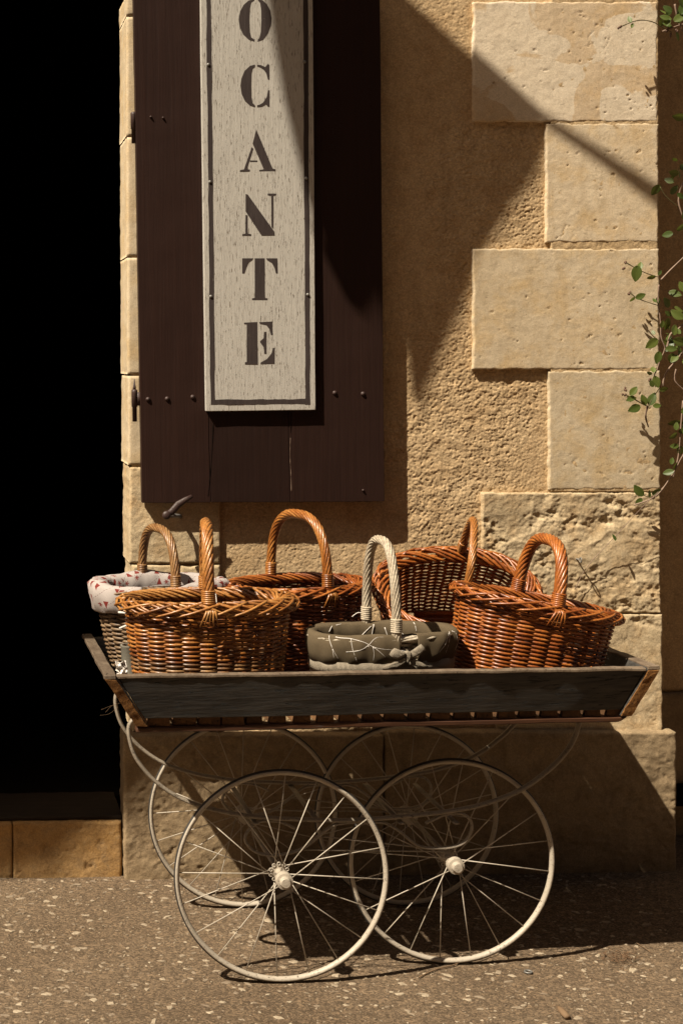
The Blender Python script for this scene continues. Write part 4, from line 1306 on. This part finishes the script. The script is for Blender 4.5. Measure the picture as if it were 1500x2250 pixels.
    for e in (0, 1):
        i0 = 9 if e == 0 else 100
        b = MB()
        for k in range(7):
            i = i0 + (k - 3) * 1
            c_ = P[i] if 0 <= i < 110 else P[i0]
            c_ = P[i0] + T[i0] * (k - 3) * .0047
            q = np.linspace(0, 2 * PI, 13)[:-1]
            b.tube(c_ + (hr * 1.13) * (np.cos(q)[:, None] * Xv[0] + np.sin(q)[:, None] * Nv[i0]), .0027, 5, t=rg.uniform(.3, .8), closed=True, up=T[i0])
        put(b, 'binding', bind_m or mh, hd)
        if fan:
            sg = -1 if e == 0 else 1
            b = MB()
            for k in range(5):
                x0 = (k - 2) * .0045 - sg * by * math.sin(R(hrot)) / .6 * .6
                x0 = (k - 2) * .0045; xf = handle_off - sg * by * math.sin(R(hrot))
                b.tube([(xf + x0 * .6, sg * (by + .004), .012), (xf + x0 * 1.2, sg * (by + rimr + .006), .002), (xf + x0 * 2.4 - .004, sg * (by + rimr + .003), -.030 - .004 * rg.random())],
                       [.0032, .0032, .0016], 6, t=rg.uniform(.4, 1))
            put(b, 'rod_ends', bind_m or mh, hd)
    return dict(root=root, put=put, oval=oval, TH=TH, ab=ab, per=per, a1=a1, b1=b1, h=h, rg=rg, M=Mx, rimr=rimr)

def lining(bk, name, m, depth_in, drop, skip=(), wr=.006, seed=0, out=.010, uvs=1.0, top=.024):
    """cloth hung inside the basket and folded out over the border; skip = (u0, u1) gaps outside"""
    nu = 200; ro = bk['rimr'] * 1.2 + .0045; top = bk['rimr'] * .85 + .008
    prof = [(-depth_in, -.008), (-depth_in * .5, -.010), (-.014, -ro - .002), (top * .6, -ro - .003), (top, -ro * .4), (top + .001, ro * .5), (top * .6, ro), (-drop * .3, ro + .002), (-drop * .65, ro), (-drop, ro - .002), (-drop - .002, ro - .005)]
    u = np.arange(nu) / nu; th = bk['TH'](u)
    V = []; UV = []
    s = 0; lastp = None
    for i, (z, off) in enumerate(prof):
        if lastp: s += math.hypot(z - lastp[0], off - lastp[1])
        lastp = (z, off)
        t = np.clip(1 + z / bk['h'], 0, 1)
        a_, b_ = bk['ab'](float(t))
        x, y = bk['oval'](th, a_, b_)
        nx = x / (a_ ** 2); ny = y / (b_ ** 2); nl = np.hypot(nx, ny); nx, ny = nx / nl, ny / nl
        wn = (fbm(u * 26, u * 0 + i * .35, 3, seed) - .5) * 2 * wr
        wn += .25 * wr * np.sin(u * 2 * PI * 17 + i * .9 + seed) + .35 * wr * np.abs(np.sin(u * 2 * PI * 7 + i * .5 + seed * 2))
        zz = z + (fbm(u * 14, u * 0 + i * .2, 3, seed + 4) - .5) * 2 * wr * 1.3 * (1 if i > 2 else .5)
        o_ = off + wn * (1 if i > 3 else .6)
        V.append(np.stack([x + nx * o_, y + ny * o_, zz], -1))
        UV.append(np.stack([u * bk['per'] * uvs, np.full(nu, s * uvs)], -1))
    grid = np.array(V); V = np.concatenate(V); UV = np.concatenate(UV)
    bk['grid'] = grid
    Fc = []
    for i in range(len(prof) - 1):
        for j in range(nu):
            uu = j / nu
            if i >= 4 and any(a_ <= uu <= b_ for a_, b_ in skip): continue
            k = (j + 1) % nu
            Fc.append([i * nu + j, i * nu + k, (i + 1) * nu + k, (i + 1) * nu + j])
    o = mesh_obj(name, V, Fc, m, bk['root'], inv=False)
    uvl = o.data.uv_layers.new(name='UVMap')
    li = np.zeros(len(o.data.loops), dtype=np.int32); o.data.loops.foreach_get('vertex_index', li)
    uvc = UV[li].copy()
    # seam
    st = np.zeros(len(o.data.polygons), dtype=np.int32); o.data.polygons.foreach_get('loop_start', st)
    for s0_ in st:
        us = uvc[s0_:s0_ + 4, 0]
        if us.max() - us.min() > bk['per'] * uvs * .5: us[us < bk['per'] * uvs * .5] += bk['per'] * uvs
    uvl.data.foreach_set('uv', uvc.ravel())
    so_ = o.modifiers.new('thickness', 'SOLIDIFY'); so_.thickness = .0012
    return o

# A: front left, golden plaited border
bA = basket('wicker_basket', 'varnished oval basket with pale braided border at the front left of the cart', M['wick_honey'], .588, 3.805, .868, .196, .118, .165, .095, .235, 45, 24,
            rotz=3, hrot=-10, rimr=.020, hh=.207, hr=.0150, mh=M['wick_light'], mrim=M['wick_light'], seed=11, bind_m=M['wick_light'], rs_=.0032, bodyband=[(.36, .46)], mtop=M['wick_brown'])
# B: rear left, flowered lining
bB = basket('wicker_basket', 'grey willow basket lined with red flowered white cloth at the rear left', M['wick_grey'], .507, 4.10, .868, .165, .118, .115, .085, .215, 36, 24,
            rotz=14, rimr=.012, hh=.165, hr=.0120, mh=M['wick_brown'], seed=23, rs_=.0036)
# C: rear centre
bC = basket('wicker_basket', 'dark red-brown oval basket with tall round handle at the rear centre', M['wick_red'], .872, 4.085, .862, .178, .130, .150, .105, .22, 42, 26,
            rotz=21, hh=.205, hr=.0128, mh=M['wick_honey'], mrim=M['wick_orange'], rs_=.0032, seed=37, bind_m=M['wick_honey'])
# D: front centre, olive cloth
bD = basket('wicker_basket', 'small whitewashed basket with olive branch print lining and linen bow', M['wick_white'], 1.002, 3.762, .795, .172, .090, .155, .080, .150, 26, 24,
            rotz=7, rimr=.0060, hh=.240, hr=.0115, mh=M['wick_white'], seed=41, fan=False)
# E: rear right, tipped forward, empty inside showing
bE = basket('wicker_basket', 'empty orange basket tipped up with its open inside showing at the rear right', M['wick_orange'], 1.298, 4.115, .835, .196, .132, .150, .100, .20, 34, 24,
            rotz=-3, hrot=-13, tiltx=42, tilty=1, hh=.235, hr=.0105, mh=M['wick_light'], seed=53, rs_=.0034)
# F: front right, leaning
bF = basket('wicker_basket', 'big orange-brown basket leaning down to the right at the front right', M['wick_orange'], 1.402, 3.835, .850, .186, .120, .165, .100, .215, 44, 24,
            rotz=2, tilty=11, hh=.175, hr=.0150, mh=M['wick_orange'], seed=67, rs_=.0031)

cl = lining(bB, 'cloth_lining', M['floral'], .10, .050, skip=((.655, .745),), seed=3, wr=.0075)
cl['label'] = 'white cloth printed with red trees and flowers'
co = lining(bD, 'cloth_lining', M['olive'], .08, .052, skip=((.755, .80),), seed=8, wr=.0035, uvs=1.0)
co['label'] = 'olive cloth with white branch print'
# linen band and bow on D
def band(bk, z0, z1, off, m, name):
    nu = 160; u = np.arange(nu) / nu; th = bk['TH'](u); V = []
    for z in (z0, (z0 + z1) / 2, z1):
        a_, b_ = bk['ab'](1 + z / bk['h'] if z < 0 else 1.0)
        x, y = bk['oval'](th, a_, b_); nx = x / a_ ** 2; ny = y / b_ ** 2; nl = np.hypot(nx, ny)
        o_ = off + (.0006 if z == (z0 + z1) / 2 else 0) + (fbm(u * 20, u * 0, 2, 5) - .5) * .004
        V.append(np.stack([x + nx / nl * o_, y + ny / nl * o_, z + (fbm(u * 9, u * 0, 3, 9) - .5) * .004], -1))
    V = np.concatenate(V)
    Fc = [[i * nu + j, i * nu + (j + 1) % nu, (i + 1) * nu + (j + 1) % nu, (i + 1) * nu + j] for i in (0, 1) for j in range(nu)]
    o = mesh_obj(name, V, Fc, m, bk['root'], inv=False)
    o.data.uv_layers.new(name='UVMap')
    so_ = o.modifiers.new('thickness', 'SOLIDIFY'); so_.thickness = .0014
    return o
band(bD, -.081, -.051, .0112, M['linen'], 'linen_band')
def ribbon(bk, pts, wd, name, m):
    """flat ribbon through local points, width vector roughly vertical"""
    P = [Vector(p) for p in pts]; Q_ = cat_path(P, 6); V = []; Fc = []
    for i, p in enumerate(Q_):
        t = (Q_[min(i + 1, len(Q_) - 1)] - Q_[max(i - 1, 0)]).normalized()
        n_ = Vector((0, -1, 0)); s_ = t.cross(n_).normalized() * (wd / 2)
        V += [tuple(p - s_), tuple(p + Vector((0, -.0012, 0))), tuple(p + s_)]
    for i in range(len(Q_) - 1):
        for k in (0, 1):
            a_ = i * 3 + k; Fc.append([a_, a_ + 1, a_ + 4, a_ + 3])
    o = mesh_obj(name, V, Fc, m, bk['root'], inv=False)
    o.data.uv_layers.new(name='UVMap')
    so_ = o.modifiers.new('thickness', 'SOLIDIFY'); so_.thickness = .0006
    return o
bx, byy, bz = .062, -.106, -.058
def bow(name, pts, Y0, m, dy):
    q = [(640 + x / 3.75, 1340 + y / 3.75) for x, y in pts]
    k = len(q); cx_ = sum(p[0] for p in q) / k; cy_ = sum(p[1] for p in q) / k
    V = [tuple(W(x, y, Y0)) for x, y in q] + [tuple(W(cx_ + (x - cx_) * .55, cy_ + (y - cy_) * .55, Y0 - dy)) for x, y in q] + [tuple(W(cx_, cy_, Y0 - dy * .4))] + [tuple(W(x, y, Y0 + .002)) for x, y in q]
    Fc = [[i, (i + 1) % k, k + (i + 1) % k, k + i] for i in range(k)] + [[k + i, k + (i + 1) % k, 2 * k] for i in range(k)] + [[i, 2 * k + 1 + i, 2 * k + 1 + (i + 1) % k, (i + 1) % k] for i in range(k)]
    o = mesh_obj(name, V, Fc, m, bD['root'])
    o.data.uv_layers.new(name='UVMap')
    return o
YD = 3.762 - .104
bow('bow_tail', [(940, 385), (968, 412), (925, 455), (870, 485), (748, 486), (770, 465), (860, 425)], YD + .002, M['linen'], .003)
bow('bow_tail', [(962, 400), (1000, 398), (1050, 420), (1132, 470), (1110, 486), (1040, 468), (975, 455)], YD + .002, M['linen'], .003)
bow('bow_loop', [(805, 368), (822, 338), (848, 314), (890, 330), (935, 348), (958, 368), (925, 388), (878, 412), (835, 400)], YD - .002, M['linen'], .005)
bow('bow_loop', [(962, 352), (1000, 330), (1066, 282), (1090, 305), (1110, 332), (1060, 368), (1005, 402), (975, 412)], YD - .002, M['linen'], .004)
bow('bow_knot', [(925, 345), (955, 334), (984, 350), (990, 380), (980, 415), (962, 452), (952, 425), (955, 395), (945, 370)], YD - .007, M['linen'], .004)
def printed(paths, back=False):
    g_ = bD['grid']; nI, nU, _ = g_.shape; b = MB()
    for pth in paths:
        P = []
        for p in cat_path([(x, y, 0) for x, y in pth], 5):
            if back: u_ = .25 - (p.x - 745) / 610 * .20; i_ = 4 - (p.y - 110) / 90 * 3
            else: u_ = .75 + (p.x - 745) / 610 * .20; i_ = 5.4 + (p.y - 190) / 180 * 3.4
            i_ = min(max(i_, 0.5), 8.9); i0 = int(i_); fi = i_ - i0
            uu = (u_ % 1) * nU; j0 = int(uu); fj = uu - j0; j1 = (j0 + 1) % nU
            q = (g_[i0, j0] * (1 - fi) + g_[i0 + 1, j0] * fi) * (1 - fj) + (g_[i0, j1] * (1 - fi) + g_[i0 + 1, j1] * fi) * fj
            n_ = np.array([q[0] / bD['a1'] ** 2, q[1] / bD['b1'] ** 2, 0]); n_ /= np.linalg.norm(n_)
            P.append(q + n_ * (-.0012 if back else .0006))
        n = len(P)
        b.tube(P, [.0014 * (1 - .5 * k / n) for k in range(n)], 5)
        if n > 12:
            b.tube([P[n // 2], P[n // 2] + np.array([.003, 0, -.005])], .0013, 5)
    tag(bD['put'](b, 'branch_print', M['white_tie'], co), kind='stuff')
printed([[(200, 185), (205, 230), (230, 280), (265, 350)], [(230, 280), (232, 345)], [(250, 195), (370, 220), (460, 240), (540, 270), (640, 285), (730, 292), (820, 305)],
         [(370, 220), (380, 280), (410, 365)], [(330, 297), (420, 290), (500, 262), (560, 225), (640, 205)], [(540, 270), (548, 320), (540, 368)], [(550, 275), (590, 300), (640, 340)],
         [(1245, 180), (1230, 240), (1200, 345)], [(1235, 200), (1180, 260), (1110, 325)], [(1290, 180), (1330, 260), (1310, 330)]])
printed([[(600, 195), (680, 170), (790, 130)], [(790, 130), (760, 190)], [(890, 150), (940, 190), (1000, 160), (1100, 185)], [(330, 155), (380, 130)], [(420, 130), (490, 118)], [(1150, 115), (1180, 165)]], True)
# ties and threads
b = MB(); b.tube(cat_path([(-.150, -.105, -.045), (-.10, -.150, -.050), (-.135, -.150, -.068), (-.16, -.14, -.080)], 5), .0030, 6, flat=1.0)
bB['put'](b, 'tie', M['white_tie'])
b = MB(); b.tube(cat_path([(.0, -.128, .030), (-.006, -.140, .010), (-.012, -.143, -.016)], 4), .0009, 5); b.tube(cat_path([(.0, -.128, .030), (.006, -.142, .006), (.008, -.143, -.012)], 4), .0009, 5)
bC['put'](b, 'thread', M['white_tie'])
b = MB(); b.tube([(.040, .085, .010), (.042, .080, -.02), (.040, .07, -.04)], .0010, 5)
bA['put'](b, 'thread', M['white_tie'])
b = MB(); b.tube(cat_path([(0, .093, .030), (-.018, .10, .036), (-.035, .10, .026)], 4), .0010, 5)
bD['put'](b, 'thread', M['white_tie'])

# little pot and crumpled paper behind basket A
pc = W(279, 1450, 3.80)
b = MB(); b.lathe([(.019, -.045), (.021, -.044), (.024, .026), (.0255, .028), (.0255, .031), (.021, .031), (.019, -.02)], (pc.x + .012, 3.83, pc.z), 'z', 24)
tag(sharp(b.build('enamel_pot', M['pot']), 40), 'small grey enamel pot beside the front left basket in the cart', 'pot')
b = MB(); P0 = W(267, 1470, 3.74); rg = random.Random(5)
V = []; 
for i in range(7):
    for j in range(7):
        V.append((P0.x + (i - 3) * .0042 + rg.uniform(-.003, .003), P0.y + rg.uniform(-.010, .010), P0.z + (j - 3) * .0055 + rg.uniform(-.003, .003)))
Fc = [[i * 7 + j, (i + 1) * 7 + j, (i + 1) * 7 + j + 1, i * 7 + j + 1] for i in range(6) for j in range(6)]
o = mesh_obj('crumpled_paper', V, Fc, M['white_tie'], smooth=False)
so_ = o.modifiers.new('thickness', 'SOLIDIFY'); so_.thickness = .001
tag(o, 'crumpled scrap of white paper in the left corner of the cart', 'paper')

# ---------------------------------------------------------------- litter on the ground
p = G(1160, 2137, .003)
b = MB(); b.tube([(p.x + .0085 * math.cos(a), p.y + .0085 * math.sin(a), .004) for a in np.linspace(0, 2 * PI, 20)[:-1]], .0022, 6, closed=True)
tag(b.build('metal_washer', M['steel']), 'small grey metal washer lying on the pavement right of the wheels', 'washer')
b = MB(); p = G(1225, 2212, .008); q = G(1246, 2236, .008)
b.tube([p, p.lerp(q, .35), p.lerp(q, .7), q], [.003, .0065, .0075, .006], 8, flat=1.2)
tag(b.build('wood_chip', M['twig']), 'broken grey-brown wood chip on the pavement at the lower right', 'wood chip')
def twig(pts, r, label):
    b = MB(); b.tube(cat_path([G(x, y, .004) for x, y in pts], 4), r, 5); tag(b.build('twig', M['twig']), label, 'twig')
twig([(920, 2148), (960, 2130), (1000, 2120), (1030, 2104)], .0016, 'long dry twig on the pavement below the right front wheel')
twig([(1380, 2062), (1410, 2080), (1430, 2094)], .0010, 'thin twig on the pavement near the shadow edge at right')
b = MB(); rg = random.Random(6)
for i in range(170):
    p = G(1368 + rg.gauss(0, 20), 2106 + rg.gauss(0, 9), .0035 + rg.random() * .004)
    a = rg.uniform(0, PI); l = rg.uniform(.003, .011)
    b.tube([p, p + Vector((math.cos(a) * l, math.sin(a) * l, rg.uniform(-.002, .002)))], rg.uniform(.0004, .0013), 4)
tag(b.build('dry_debris', M['driedleaf']), 'dark patch of dry plant litter on the pavement at right', 'litter', kind='stuff')
